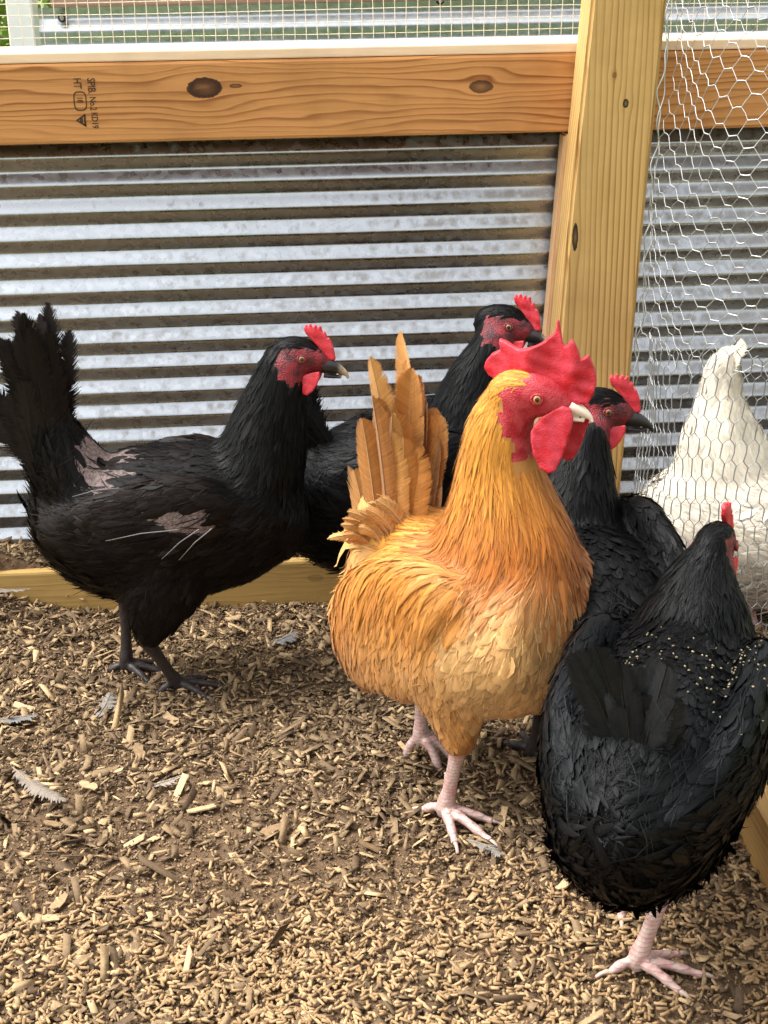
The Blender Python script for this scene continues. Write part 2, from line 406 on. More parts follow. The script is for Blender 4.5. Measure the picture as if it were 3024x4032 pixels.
def wire_sheet(name, z0, z1, a, b, tw, vertical, lean, seed, curve, rw, wm, dy=0.0, s0=0.0):
    """hexagonal netting. a: cell pitch along twists, b: pitch across, tw: twist length"""
    r = np.random.default_rng(seed); segs = []; CS, CX, CY = curve
    L = CS[-1]
    def put(s, z):
        s = s + s0
        x = np.interp(s, CS, CX); y = np.interp(s, CS, CY)
        x = x + (z-0.4)*lean + 0.004*np.sin(z*23+s*31+seed) + 0.003*np.sin(z*11-s*17)
        y = y + dy + 0.006*np.sin(z*19+s*13+seed)
        return np.array([x, y, z + 0.004*math.sin(s*21+seed) + 0.003*math.sin(z*41+s*50)])
    if not vertical:     # twists lie sideways
        nc = int(L/b); nr = int((z1-z0)/a)
        for i in range(nc):
            for j in range(nr):
                s = i*b; z = z0 + (j + 0.5*(i % 2))*a
                l, rr = (s-tw/2, z), (s+tw/2, z)
                segs.append((l, rr, 2))
                for dz in (-0.5, 0.5):
                    segs.append((rr, (s+b-tw/2, z+dz*a), 1))
    else:
        nc = int(L/b); nr = int((z1-z0)/a)
        for j in range(nr):
            for i in range(nc):
                z = z0 + j*a; s = (i + 0.5*(j % 2))*b
                lo_, hi_ = (s, z-tw/2), (s, z+tw/2)
                segs.append((lo_, hi_, 2))
                for ds in (-0.5, 0.5):
                    segs.append((hi_, (s+ds*b, z+a-tw/2), 1))
    VV, FF = [], []; nv = 0
    for p, q, k in segs:
        if not (0 <= p[0]+s0 <= L and 0 <= q[0]+s0 <= L): continue
        P0, P1 = put(*p), put(*q)
        mid = (P0+P1)/2 + r.normal(0, 0.0005, 3)
        v, f = tube_np([P0, mid, P1], rw if k == 1 else rw*1.6, 4)
        VV.append(v); FF.extend([[i+nv for i in t] for t in f]); nv += len(v)
    return link(name, mesh_np(name, np.concatenate(VV), FF), wm)
o = wire_sheet('chicken_wire', 0.37, 1.0, 0.0300, 0.0236, 0.0125, False, 0.05, 3, CURVE_UP, 0.00055, M['wire'])
tag(o, 'upper strip of wide hexagonal chicken wire beside the yellow post', 'chicken wire')
o = wire_sheet('chicken_wire', 0.02, 0.45, 0.0265, 0.0142, 0.019, True, 0.05, 5, CURVE_LOW, 0.00050, M['wire_shaded'])
tag(o, 'lower strip of narrow hexagonal chicken wire in front of the white hen', 'chicken wire')
# wire edge along the post
VV, FF = [], []; nv = 0
zz = np.linspace(0.30, 1.0, 120)
addt(np.stack([0.474+0.045*zz+0.003*np.sin(zz*60)+0.002*np.sin(zz*131), 1.983+0.002*np.cos(zz*90), zz], 1), 0.0011)
addt(np.stack([0.477+0.045*zz+0.003*np.sin(zz*60+2.1)+0.002*np.sin(zz*101), 1.985+0.003*np.cos(zz*70), zz], 1), 0.0009)
o = link('wire_edge', mesh_np('wire_edge', np.concatenate(VV), FF), M['wire'])
tag(o, 'twisted selvage wire stapled along the edge of the yellow post', 'wire')

# grade stamp -----------------------------------------------------------------------
def text_mesh(body, size, at, name):
    c = bpy.data.curves.new('t', 'FONT'); c.body = body; c.size = size; c.align_x = 'LEFT'; c.resolution_u = 2; c.space_character = 0.95; c.offset = size*0.012
    o = bpy.data.objects.new('t', c); col.objects.link(o)
    dg = bpy.context.evaluated_depsgraph_get(); dg.update()
    me = bpy.data.meshes.new_from_object(o.evaluated_get(dg)); bpy.data.objects.remove(o)
    # reads downwards: text x -> -z, text y -> +x
    for v in me.vertices: v.co = Vector((at[0] + v.co.y*0.98, 2.0594, at[1] - v.co.x*0.74))
    me.name = name
    return me
STX, STZ = -0.266, 0.7365
def stamp(body, size, at):
    o = link('grade_stamp', text_mesh(body, size, at, 'grade_stamp'), M['ink'], rail); return o
stamp('SPIB.', 0.0150, (-0.2635, 0.7345)); stamp('No.2', 0.0126, (-0.2625, 0.7345-0.0245)); stamp('KD19', 0.0126, (-0.2620, 0.7345-0.0450))
stamp('HT', 0.0150, (-0.2820, 0.7350)); stamp('18', 0.0115, (-0.2793, 0.7350-0.0245))
bm = bmesh.new(); n = 28          # oval round the mill number
for k in range(n):
    for w in (1.0, 0.84):
        t = 2*math.pi*k/n; e = 0.55
        cx = math.copysign(abs(math.cos(t))**e, math.cos(t)); sz = math.copysign(abs(math.sin(t))**e, math.sin(t))
        bm.verts.new((-0.2755+0.0088*cx*w, 2.0594, 0.7045+0.0128*sz*(w+0.04 if w < 1 else 1)))
bm.verts.ensure_lookup_table()
for k in range(n):
    j = (k+1) % n; bm.faces.new([bm.verts[2*k], bm.verts[2*j], bm.verts[2*j+1], bm.verts[2*k+1]])
link('grade_stamp', bm_mesh(bm, 'grade_stamp'), M['ink'], rail)
bm = bmesh.new()                  # triangular emblem
for tri in [((-0.284, 0.679), (-0.270, 0.688), (-0.270, 0.6855), (-0.2805, 0.679)), ((-0.284, 0.679), (-0.2805, 0.679), (-0.270, 0.6725), (-0.270, 0.670)), ((-0.2725, 0.686), (-0.270, 0.687), (-0.270, 0.671), (-0.2725, 0.672)),
            ((-0.278, 0.681), (-0.274, 0.683), (-0.274, 0.675), (-0.278, 0.677))]:
    bm.faces.new([bm.verts.new((x, 2.0594, z)) for x, z in tri])
link('grade_stamp', bm_mesh(bm, 'grade_stamp'), M['ink'], rail)

# shrub seen past the white post -------------------------------------------------------
def shrub(x, y, n, w, h, label):
    r = np.random.default_rng(5); root = empty('shrub', (x, y, -0.06))
    P = r.normal(size=(n, 3)); P /= np.linalg.norm(P, axis=1)[:, None]; P *= (r.uniform(0.25, 1, n)**0.5)[:, None]
    P = P*np.array([w, w, h/2]) + np.array([0, 0, h/2])
    P *= (1+0.25*vnoise(P, 5, 3))[:, None]
    A = r.normal(size=(n, 3)); A /= np.linalg.norm(A, axis=1)[:, None]
    B = np.cross(A, r.normal(size=(n, 3))); B /= np.linalg.norm(B, axis=1)[:, None]
    s = r.uniform(0.02, 0.045, n)[:, None]
    V = np.stack([P-A*s, P+B*s*0.45, P+A*s, P-B*s*0.45], 1).reshape(-1, 3)
    me = mesh_np('foliage', V, np.arange(4*n).reshape(-1, 4), False)
    C = np.array([0.17, 0.26, 0.03])*r.uniform(0.5, 1.3, n)[:, None]
    attr_col(me, 'fcol', np.repeat(C, 4, 0))
    link('foliage', me, M['leaf'], root)
    v, f = tube_np([(0, 0, 0), (0.02, 0, h*0.4), (0, 0.03, h*0.8)], [0.03, 0.02, 0.008], 7)
    link('stem', mesh_np('stem', v, f), M['oldwood'], root)
    tag(root, label, 'shrub'); return root
shrub(-1.25, 5.2, 2600, 0.55, 1.3, 'bright green leafy shrub outside past the white post')

# ================================================================== BIRDS
def catmull(P, n):
    P = np.asarray(P, float); m = len(P)
    d = np.concatenate([[0], np.cumsum(np.maximum(np.linalg.norm(np.diff(P[:, :3], axis=0), axis=1), 1e-4))])
    t = np.linspace(0, d[-1], n); out = np.zeros((n, P.shape[1]))
    # monotone-ish cubic hermite
    dd = np.gradient(P, d, axis=0)
    k = np.clip(np.searchsorted(d, t, side='right')-1, 0, m-2)
    h = (d[k+1]-d[k]); u = (t-d[k])/h; u = u[:, None]; h = h[:, None]
    return (2*u**3-3*u**2+1)*P[k] + (u**3-2*u**2+u)*h*dd[k] + (-2*u**3+3*u**2)*P[k+1] + (u**3-u**2)*h*dd[k+1]

class Loft:
    """nodes (x, y, z, half width, half height); runs the way its feathers lie"""
    def __init__(s, name, nodes, lat=(0, 1, 0), n=36):
        s.name = name
        Q = catmull(nodes, n); s.C = Q[:, :3]; s.rw = np.maximum(Q[:, 3], 0.002); s.rh = np.maximum(Q[:, 4], 0.002)
        T = np.gradient(s.C, axis=0); s.T = T/(np.linalg.norm(T, axis=1)[:, None]+1e-9)
        lat = np.asarray(lat, float)
        S = lat - (s.T @ lat)[:, None]*s.T; s.S = S/(np.linalg.norm(S, axis=1)[:, None]+1e-9)
        s.N = np.cross(s.T, s.S)
        s.len = np.linalg.norm(np.diff(s.C, axis=0), axis=1).sum()
    def add(s, bm, m=28):
        rings = []
        for i in range(len(s.C)):
            th = np.arange(m)*2*math.pi/m
            P = s.C[i] + np.cos(th)[:, None]*s.rw[i]*s.S[i] + np.sin(th)[:, None]*s.rh[i]*s.N[i]
            rings.append([bm.verts.new(p) for p in P])
        for a, b in zip(rings[:-1], rings[1:]):
            for j in range(m):
                k = (j+1) % m; bm.faces.new((a[j], a[k], b[k], b[j]))
        bm.faces.new(rings[0][::-1]); bm.faces.new(rings[-1])
    def field(s, P):
        """normalised distance, position along 0..1, flow direction"""
        d2 = ((P[:, None] - s.C[None])**2).sum(-1)
        i = d2.argmin(1); D = P - s.C[i]
        a = (D*s.S[i]).sum(1)/s.rw[i]; b = (D*s.N[i]).sum(1)/s.rh[i]; c = (D*s.T[i]).sum(1)
        ends = (i == 0) | (i == len(s.C)-1)
        q = np.sqrt(a*a+b*b + np.where(ends, (c/0.02)**2, 0))
        return q, i/(len(s.C)-1), s.T[i]

NV_FULL = np.array([0.0, 0.22, 0.46, 0.70, 0.88, 1.0]); NV_WISP = np.array([0.0, 0.4, 0.75, 1.0])
W_ROUND_F = np.array([0.40, 0.85, 1.0, 0.97, 0.72, 0.22])
W_POINT_F = np.array([0.70, 0.95, 1.0, 0.78, 0.42, 0.05])
def unit(v): return v/(np.linalg.norm(v, axis=-1, keepdims=True)+1e-9)

def plumage(name, me, lofts, style, parent, mat_, layers=5.5, seed=1, maxdens=160000, groom=None, wisp=False):
    NV = NV_WISP if wisp else NV_FULL; W_ROUND = np.interp(NV, NV_FULL, W_ROUND_F); W_POINT = np.interp(NV, NV_FULL, W_POINT_F)
    us = np.array([-1.0, 1.0]) if wisp else np.array([-1.0, 0.0, 1.0]); NU = len(us)
    r = np.random.default_rng(seed)
    n = len(me.polygons); ar = np.zeros(n); me.polygons.foreach_get('area', ar)
    ctr = np.zeros(n*3); me.polygons.foreach_get('center', ctr); ctr = ctr.reshape(-1, 3)
    nor = np.zeros(n*3); me.polygons.foreach_get('normal', nor); nor = nor.reshape(-1, 3)
    bvh = BVHTree.FromPolygons([v.co for v in me.vertices], [p.vertices for p in me.polygons])
    def regions(P):
        q, t, fl = zip(*[l.field(P) for l in lofts])
        q = np.stack(q, 1); t = np.stack(t, 1); fl = np.stack(fl, 1)
        w = np.exp(-9*np.clip(q-q.min(1)[:, None], 0, 3)); w /= w.sum(1)[:, None]
        return w, t, unit((w[:, :, None]*fl).sum(1))
    w, t, fl = regions(ctr)
    st = style(ctr, nor, w, t)
    if wisp:
        st['W'] = np.clip(st['W']*0.12, 0.0007, 0.0013); st['L'] = st['L']*0.85; st['lift'] = st['lift']*1.25+0.02; st['jit'] = st['jit']*1.8+0.06; st['tip'] = np.ones(n); st['cvar'] = st['cvar']*1.4
    dens = np.minimum(layers/(st['L']*st['W']*0.7)*st.get('dens', 1.0), maxdens)*st['on']
    cnt = r.poisson(dens*ar); idx = np.repeat(np.arange(n), cnt); N = len(idx)
    P = ctr[idx] + r.normal(0, 1, (N, 3))*np.sqrt(ar[idx])[:, None]*0.4
    L = st['L'][idx]*r.lognormal(0, 0.15, N); W = st['W'][idx]*r.lognormal(0, 0.15, N)
    lift = st['lift'][idx]*r.lognormal(0, 0.35, N); tip = st['tip'][idx]; jit = st['jit'][idx]*r.normal(0, 1, N)
    C = st['col'][idx]*r.lognormal(0, st.get('cvar', 0.13), N)[:, None]
    pts, nrs, sds = [], [], []
    p = P.copy(); prev = 0.0
    Nn = nor[idx]
    for k, v in enumerate(NV):
        if k:
            w_, t_, f = regions(p)
            if groom is not None: f = groom(p, f)
            f = f - (f*Nn).sum(1)[:, None]*Nn; f = unit(f)
            sd = np.cross(Nn, f)
            f = np.cos(jit)[:, None]*f + np.sin(jit)[:, None]*sd
            p = p + f*(L*(v-prev))[:, None]; prev = v
        loc = np.empty_like(p); nn = np.empty_like(p)
        for i in range(N):
            h = bvh.find_nearest(p[i])
            loc[i] = h[0]; nn[i] = h[1]
        # only partly drape, so that feathers bridge hollows and stand off at the rump
        if k:
            p = loc*0.75 + p*0.25; Nn = unit(nn*0.6 + Nn*0.4)
        else:
            p = loc; Nn = nn.copy(); f = regions(p)[2]
            if groom is not None: f = groom(p, f)
            f = unit(f - (f*Nn).sum(1)[:, None]*Nn); sd = np.cross(Nn, f); f = np.cos(jit)[:, None]*f + np.sin(jit)[:, None]*sd
        off = 0.0004 + lift*L*v**1.2
        pts.append(p + Nn*off[:, None]); nrs.append(Nn.copy()); sds.append(np.cross(Nn, f))
    twist = r.normal(0, 0.12, N)
    VV = np.zeros((N, len(NV), NU, 3)); FU = np.zeros((N, len(NV), NU, 3))
    rnd = r.uniform(0, 1, N)
    for k, v in enumerate(NV):
        wk = (W_ROUND[k]*(1-tip) + W_POINT[k]*tip)*W*0.5*r.lognormal(0, 0.06, N)
        for j, u in enumerate(us):
            VV[:, k, j] = pts[k] + sds[k]*(wk*u)[:, None] + nrs[k]*(-0.22*wk*abs(u) + twist*wk*u)[:, None]
            FU[:, k, j] = np.stack([np.full(N, u), np.full(N, v), rnd], 1)
    base = (np.arange(N)*len(NV)*NU)[:, None]
    q = []
    for k in range(len(NV)-1):
        for j in range(NU-1):
            a = k*NU+j; q.append((a, a+1, a+NU+1, a+NU))
    F = (base[:, :, None] + np.array(q)[None]).reshape(-1, 4)
    m2 = mesh_np(name, VV.reshape(-1, 3), F)
    CC = np.repeat(C, len(NV)*NU, 0)
    attr_col(m2, 'fcol', np.clip(CC, 0, 1)); attr_vec(m2, 'fuv', FU.reshape(-1, 3))
    o = link(name, m2, mat_, parent); o['kind'] = 'stuff'
    return o

def big_feather(name, base, d0, d1, up, L, W, c, parent, m, tip=0.4, seed=0, camber=0.12, ragged=0.0, nbarb=105, nvv=13):
    """one quill feather. leaves base along d0, ends along d1; up = which way its flat side faces"""
    r = np.random.default_rng(seed)
    v = np.linspace(0, 1, nvv); d0 = unit(np.asarray(d0, float)); d1 = unit(np.asarray(d1, float)); up = np.asarray(up, float)
    T = unit(d0*(1-v[:, None]) + d1*v[:, None])
    P = np.asarray(base, float) + np.concatenate([np.zeros((1, 3)), np.cumsum((T[1:]+T[:-1])/2*(L/(nvv-1)), 0)])
    S = unit(np.cross(up, T)); N = np.cross(T, S)
    wr = np.interp(v, [0, 0.08, 0.25, 0.6, 0.85, 0.95, 1], [0.10, 0.45, 0.85, 1.0, 0.88, 0.6, 0.15])
    wp = np.interp(v, [0, 0.08, 0.25, 0.55, 0.8, 0.93, 1], [0.10, 0.5, 0.9, 1.0, 0.65, 0.32, 0.03])
    w = (wr*(1-tip)+wp*tip)*W/2
    # vane made of barbs: narrow ribbons swept forward from the shaft, clumped and split here and there
    nb = max(18, int(nbarb*L/0.12)); VV, FU, F = [], [], []; rr = r.uniform()
    for sg in (-1, 1):
        ang, clump = 0.0, 0.0
        for k in range(nb):
            vv = 0.05 + 0.95*(k+0.5)/nb
            if r.uniform() < 0.12: clump = r.normal(0, 0.10+ragged*0.8)
            ang = 0.5*ang + 0.5*clump
            p = np.array([np.interp(vv, v, P[:, a]) for a in range(3)]); t = unit(np.array([np.interp(vv, v, T[:, a]) for a in range(3)]))
            sd = unit(np.cross(up, t)); nn = np.cross(t, sd)
            sw = 0.62 + 0.55*vv**4 + ang*0.6
            ln = np.interp(vv, v, w)*(1 + ragged*r.normal(0, 0.9))*1.12; bw = L/nb*0.85
            for m_ in (0.0, 0.55, 1.0):
                c_ = p + sd*(sg*ln*m_*math.cos(sw*0.8)) + t*(ln*m_*math.sin(sw)*(0.6+0.4*m_)) - nn*(camber*ln*m_*m_*1.3) + nn*(ang*0.10*ln*m_ + sg*0.0001)
                h_ = bw*(1.0 if m_ == 0 else 0.95 if m_ < 1 else 0.35)
                VV += [c_ - t*h_, c_ + t*h_]; FU += [(sg*m_, vv-0.01, rr), (sg*m_, vv+0.01, rr)]
            b0 = len(VV)-6; F += [(b0, b0+1, b0+3, b0+2), (b0+2, b0+3, b0+5, b0+4)]
    VV = np.array(VV); FU = np.array(FU)
    sv, sf = tube_np(P + N*0.0003, np.interp(v, [0, 1], [0.0011, 0.0003]), 5)
    V = np.concatenate([VV, sv]); F = F + [[i+len(VV) for i in q] for q in sf]
    me = mesh_np(name, V, F)
    c = np.asarray(c, float)
    C = np.concatenate([np.repeat(c[None], len(VV), 0)*r.uniform(0.85, 1.15)*np.repeat(r.lognormal(0, 0.10, len(VV)//6), 6)[:, None], np.repeat((c*0.6+np.array([0.10, 0.075, 0.045])*(0.2 if c.max() < 0.1 else 1.6))[None], len(sv), 0)])
    attr_col(me, 'fcol', np.clip(C, 0, 1)); attr_vec(me, 'fuv', np.concatenate([FU, np.zeros((len(sv), 3))]))
    return link(name, me, m, parent)

def outline_slab(name, pts, thick, mtx, m, parent, voxel=0.0013, sm=3, bend=None, noise=0.0):
    """soft fleshy slab from an outline (x, z) in the head's plane"""
    bm = bmesh.new()
    a = [bm.verts.new((x, -thick/2, z)) for x, z in pts]; b = [bm.verts.new((x, thick/2, z)) for x, z in pts]
    fa = bm.faces.new(a); fb = bm.faces.new(b[::-1]); k = len(pts)
    for i in range(k):
        j = (i+1) % k; bm.faces.new((a[i], b[i], b[j], a[j]))
    bmesh.ops.triangulate(bm, faces=[fa, fb])
    me = remesh(bm_mesh(bm, name), voxel, sm)
    n = len(me.vertices); co = np.zeros(n*3); me.vertices.foreach_get('co', co); co = co.reshape(-1, 3)
    if noise: co[:, 1] += noise*vnoise(co, 160, 3)
    if bend is not None: co = bend(co)
    me.vertices.foreach_set('co', co.ravel().astype(np.float32)); me.update()
    me.transform(mtx)
    return link(name, me, m, parent)

def lofted_part(name, lofts, m, parent, voxel=0.0014, sm=3, mtx=None):
    bm = bmesh.new()
    for l in lofts: l.add(bm, 16)
    me = remesh(bm_mesh(bm, name), voxel, sm)
    if mtx is not None: me.transform(mtx)
    return link(name, me, m, parent)

def skin_mat(name, c, c2, nscale=400, rough=0.5, bump=0.5, patch=14, sss=0.15):
    s = NT(name); o = s.obj(); n = s.noise(o, nscale, 3, 0.6); n2 = s.noise(o, patch*8, 3)
    v = s.n('TexVoronoi'); s.put(v.inputs['Vector'], o); v.inputs['Scale'].default_value = nscale*1.6
    s.set(color=s.mix(s.ramp(n2, [(0.35, 0.0), (0.65, 1.0)]), c, c2), rough=rough, spec=0.4, sss=sss)
    s.b.inputs['Subsurface Radius'].default_value = (0.005, 0.001, 0.0007)
    s.bump(s.math('ADD', n, s.math('MULTIPLY', v.outputs['Distance'], 0.8)), bump, 0.0008)
    return s.m
def leg_mat(name, c, c2):
    s = NT(name); o = s.obj(); x = s.sep(o)
    w = s.n('TexWave', wave_type='BANDS', bands_direction='Z', wave_profile='SAW'); s.put(w.inputs['Vector'], o)
    w.inputs['Scale'].default_value = 75; w.inputs['Distortion'].default_value = 1.0; w.inputs['Detail'].default_value = 1
    v = s.n('TexVoronoi'); s.put(v.inputs['Vector'], s.vscale(o, (320, 320, 200))); v.inputs['Scale'].default_value = 1
    n = s.noise(o, 120, 3)
    k = s.ramp(w.outputs['Fac'], [(0.0, 0.45), (0.22, 1.0), (1.0, 0.88)])
    s.set(color=s.mix(1.0, s.mix(s.ramp(n, [(0.35, 0.0), (0.65, 1.0)]), c, c2), k, 'MULTIPLY'), rough=0.5, spec=0.4)
    s.bump(s.math('ADD', w.outputs['Fac'], s.math('MULTIPLY', v.outputs['Distance'], 0.5)), 0.7, 0.0012)
    return s.m
def beak_mat(name, c, c2, at=0.045):
    s = NT(name); o = s.n('TexCoord').outputs['Generated']; x = s.sep(o)
    n = s.noise(s.obj(), 200, 2)
    f = s.ramp(s.math('ADD', x[0], s.math('MULTIPLY', s.math('SUBTRACT', n, 0.5), 0.3)), [(at, 0.0), (min(1, at+0.3), 1.0)])
    s.set(color=s.mix(f, c, c2), rough=0.35, spec=0.5); return s.m
def eye_mat(name, iris):
    s = NT(name); o = s.obj(); x = s.sep(o)
    d = s.math('SQRT', s.math('ADD', s.math('MULTIPLY', x[0], x[0]), s.math('MULTIPLY', x[1], x[1])))
    c = s.ramp(s.math('MULTIPLY', d, 1/0.005), [(0.0, (0.003, 0.003, 0.003)), (0.42, (0.003, 0.003, 0.003)), (0.50, iris), (0.78, [v*0.5 for v in iris]), (0.9, (0.02, 0.008, 0.006))])
    s.set(color=c, rough=0.08, spec=0.6, coat=1.0); return s.m
B = {}
B['red'] = skin_mat('comb_red', (0.44, 0.007, 0.016), (0.56, 0.040, 0.066), 420, 0.45, 0.45, 9, 0.10)
B['redface'] = skin_mat('face_red', (0.36, 0.010, 0.019), (0.50, 0.055, 0.070), 420, 0.45, 0.7, 12, 0.10)
B['hencomb'] = skin_mat('hen_comb_red', (0.54, 0.015, 0.026), (0.58, 0.050, 0.070), 420, 0.45, 0.5, 12, 0.10)
B['henface'] = skin_mat('hen_face_red', (0.24, 0.016, 0.024), (0.05, 0.010, 0.013), 420, 0.5, 1.0, 12, 0.05)
B['barepink'] = skin_mat('bare_pink_skin', (0.19, 0.135, 0.122), (0.075, 0.05, 0.047), 260, 0.6, 1.0, patch=30)
B['lobe'] = skin_mat('ear_lobe', (0.72, 0.44, 0.38), (0.66, 0.30, 0.28), 300, 0.5, 0.6, 10)
B['leg_pink'] = leg_mat('leg_pink', (0.62, 0.47, 0.41), (0.55, 0.31, 0.28))
B['leg_dark'] = leg_mat('leg_dark', (0.026, 0.022, 0.022), (0.048, 0.036, 0.034))
B['claw'] = plain('claw', (0.45, 0.33, 0.26), 0.4)
B['claw_dark'] = plain('claw_dark', (0.10, 0.075, 0.06), 0.4)
B['beak_pale'] = beak_mat('beak_pale', (0.78, 0.50, 0.36), (0.85, 0.70, 0.58), 0.2)
B['beak_dark'] = beak_mat('beak_dark', (0.018, 0.015, 0.016), (0.38, 0.28, 0.19), 0.55)
B['eye_r'] = eye_mat('eye_amber', (0.55, 0.20, 0.04)); B['eye_h'] = eye_mat('eye_brown', (0.30, 0.13, 0.04))
B['f_buff'] = feather_mat('buff_feather', 0.5, 4.5, 0.30, sheen=0.1, shaft=0.2)
B['f_black'] = feather_mat('black_feather', 0.45, 5.0, 0.6, spec=0.11)
B['f_white'] = feather_mat('white_feather', 0.7, 4.0, 0.14, sheen=0.1)
B['under_buff'] = plain('buff_down', (0.42, 0.19, 0.05), 0.9); B['under_black'] = plain('black_down', (0.008, 0.007, 0.007), 0.9)
B['under_white'] = plain('white_down', (0.62, 0.56, 0.46), 0.9)
B['quill'] = plain('bare_quill', (0.11, 0.095, 0.09), 0.35)

def head_frame(pos, yaw, pitch, roll=0.0):
    """x forward, y left, z up; origin between the eyes"""
    return Matrix.Translation(pos) @ Matrix.Rotation(yaw, 4, 'Z') @ Matrix.Rotation(-pitch, 4, 'Y') @ Matrix.Rotation(roll, 4, 'X')

def xf_nodes(nodes, mt):
    out = []
    for n in nodes:
        p = mt @ Vector(n[:3]); out.append((p.x, p.y, p.z, *n[3:]))
    return out
HEAD_NODES = [(0.036, 0, -0.012, 0.005, 0.006), (0.028, 0, -0.009, 0.0095, 0.0115), (0.014, 0, -0.004, 0.0145, 0.0180), (-0.002, 0, 0.0, 0.0175, 0.0222),
              (-0.018, 0, -0.001, 0.0185, 0.0225), (-0.032, 0, -0.008, 0.015, 0.019), (-0.040, 0, -0.014, 0.007, 0.009)]
HEN_COMB = [(1075, 660), (1060, 560), (1040, 480), (1015, 420), (990, 370), (965, 395), (955, 330), (925, 285), (905, 330), (885, 225), (858, 222), (838, 300), (825, 212), (798, 212), (785, 285), (755, 200), (735, 205), (722, 260), (690, 215), (662, 260), (690, 340), (760, 400), (850, 490), (880, 600), (960, 670)]
HEN_COMB = [((x-650)*9.36e-5, -(y-625)*9.36e-5) for x, y in HEN_COMB]
HEN_WATTLE = [(585, 960), (630, 880), (760, 820), (890, 790), (900, 860), (860, 970), (800, 1060), (730, 1112), (650, 1085), (600, 1020)]
HEN_WATTLE = [((x-650)*9.36e-5, -(y-625)*9.36e-5) for x, y in HEN_WATTLE]
RC = [(1200, 1030), (1245, 940), (1265, 800), (1232, 680), (1190, 590), (1160, 535), (1125, 560), (1085, 580), (1060, 500), (1010, 410), (975, 385), (950, 440), (915, 470), (890, 420), (870, 330), (835, 205), (815, 215), (825, 290), (790, 360), (700, 445), (620, 490), (545, 520), (470, 545), (400, 530), (320, 500), (245, 485), (262, 560), (275, 600), (180, 650), (120, 740), (105, 810), (160, 880), (300, 915), (420, 885), (520, 820), (600, 790), (640, 860), (760, 900), (860, 930), (950, 990), (1080, 1050)]
ROO_COMB = [((x-680)*9.0e-5, -(y-985)*9.0e-5) for x, y in RC]
ROO_WATTLE = [((x-680)*9.0e-5, -(y-985)*9.0e-5) for x, y in [(640, 1330), (700, 1250), (800, 1180), (900, 1120), (985, 1140), (1020, 1230), (1015, 1330), (985, 1480), (945, 1650), (890, 1790), (820, 1825), (730, 1780), (650, 1640), (612, 1500), (605, 1410)]]

def make_head(root, hm, sc, comb, wattle, comb_m, lobe_m, beak_m, eye_m, lobe=1.0, beak_s=1.0, comb_t=0.0052, wat_t=0.004, eye_r=0.005, wat_spread=0.010, comb_bend=None, wat_tilt=10, wat_turn=8, wat_far=0.0, wat_fwd=0.0, wat_up=0.0):
    S = Matrix.Scale(sc, 4); hs = hm @ S
    outline_slab('comb', comb, comb_t, hs, comb_m, root, bend=comb_bend, noise=0.0007, voxel=0.0009, sm=3)
    for sg in (-1, 1):
        mt = hs @ Matrix.Translation((0.0, sg*wat_spread, -0.016+wat_up)) @ Matrix.Rotation(sg*R(wat_tilt), 4, 'X') @ Matrix.Rotation(sg*R(wat_turn), 4, 'Z') @ Matrix.Translation((wat_fwd + (wat_far if sg > 0 else 0), 0, 0.016))
        outline_slab('wattle', wattle, wat_t, mt, comb_m, root, noise=0.0009)
        # eye: a ball whose local z axis points out of the head
        c = hs @ Vector((0.001, sg*0.0152, 0.0)); out = (hs.to_3x3() @ Vector((0.22, sg*1.0, 0.10))).normalized()
        bm = bmesh.new(); bmesh.ops.create_uvsphere(bm, u_segments=20, v_segments=14, radius=eye_r*sc)
        e = link('eye', bm_mesh(bm, 'eye', True), eye_m, root, c); e.rotation_euler = out.to_track_quat('Z', 'Y').to_euler()
        th = np.linspace(0, 2*math.pi, 25)
        v, f = tube_np(np.stack([np.cos(th)*eye_r*1.03*sc, np.sin(th)*eye_r*0.86*sc, np.full(25, eye_r*0.50*sc)], 1), 0.0013*sc, 7)
        l = link('eyelid', mesh_np('eyelid', v, f), lobe_m[1], root, c); l.rotation_euler = e.rotation_euler
        # ear lobe
        pts = [(-0.024+0.0065*lobe*math.cos(t), -0.011+0.0072*lobe*math.sin(t)) for t in np.linspace(0, 2*math.pi, 14, endpoint=False)]
        outline_slab('earlobe', pts, 0.004, hs @ Matrix.Translation((0, sg*(0.0160+0.0010*(lobe > 1)), 0)) @ Matrix.Rotation(sg*R(8), 4, 'Z'), lobe_m[0], root, sm=4)
    up = [(0.024, 0, -0.009, 0.0095, 0.0098), (0.033, 0, -0.010, 0.0080, 0.0085), (0.041, 0, -0.0125, 0.0060, 0.0066), (0.048, 0, -0.0160, 0.0040, 0.0047), (0.0530, 0, -0.0200, 0.0022, 0.0028), (0.0555, 0, -0.0245, 0.0008, 0.0010)]
    lw = [(0.026, 0, -0.0215, 0.0065, 0.0034), (0.036, 0, -0.0225, 0.0050, 0.0028), (0.043, 0, -0.0232, 0.0032, 0.0020), (0.047, 0, -0.0238, 0.0012, 0.0010)]
    lat = hs.to_3x3() @ Vector((0, 1, 0))
    lofted_part('beak', [Loft('u', up, n=20), Loft('l', lw, n=14)], beak_m, root, 0.0010, 2, hs @ Matrix.Translation((0.0045*(beak_s < 1), 0, -0.001)) @ Matrix.Scale(beak_s, 4))

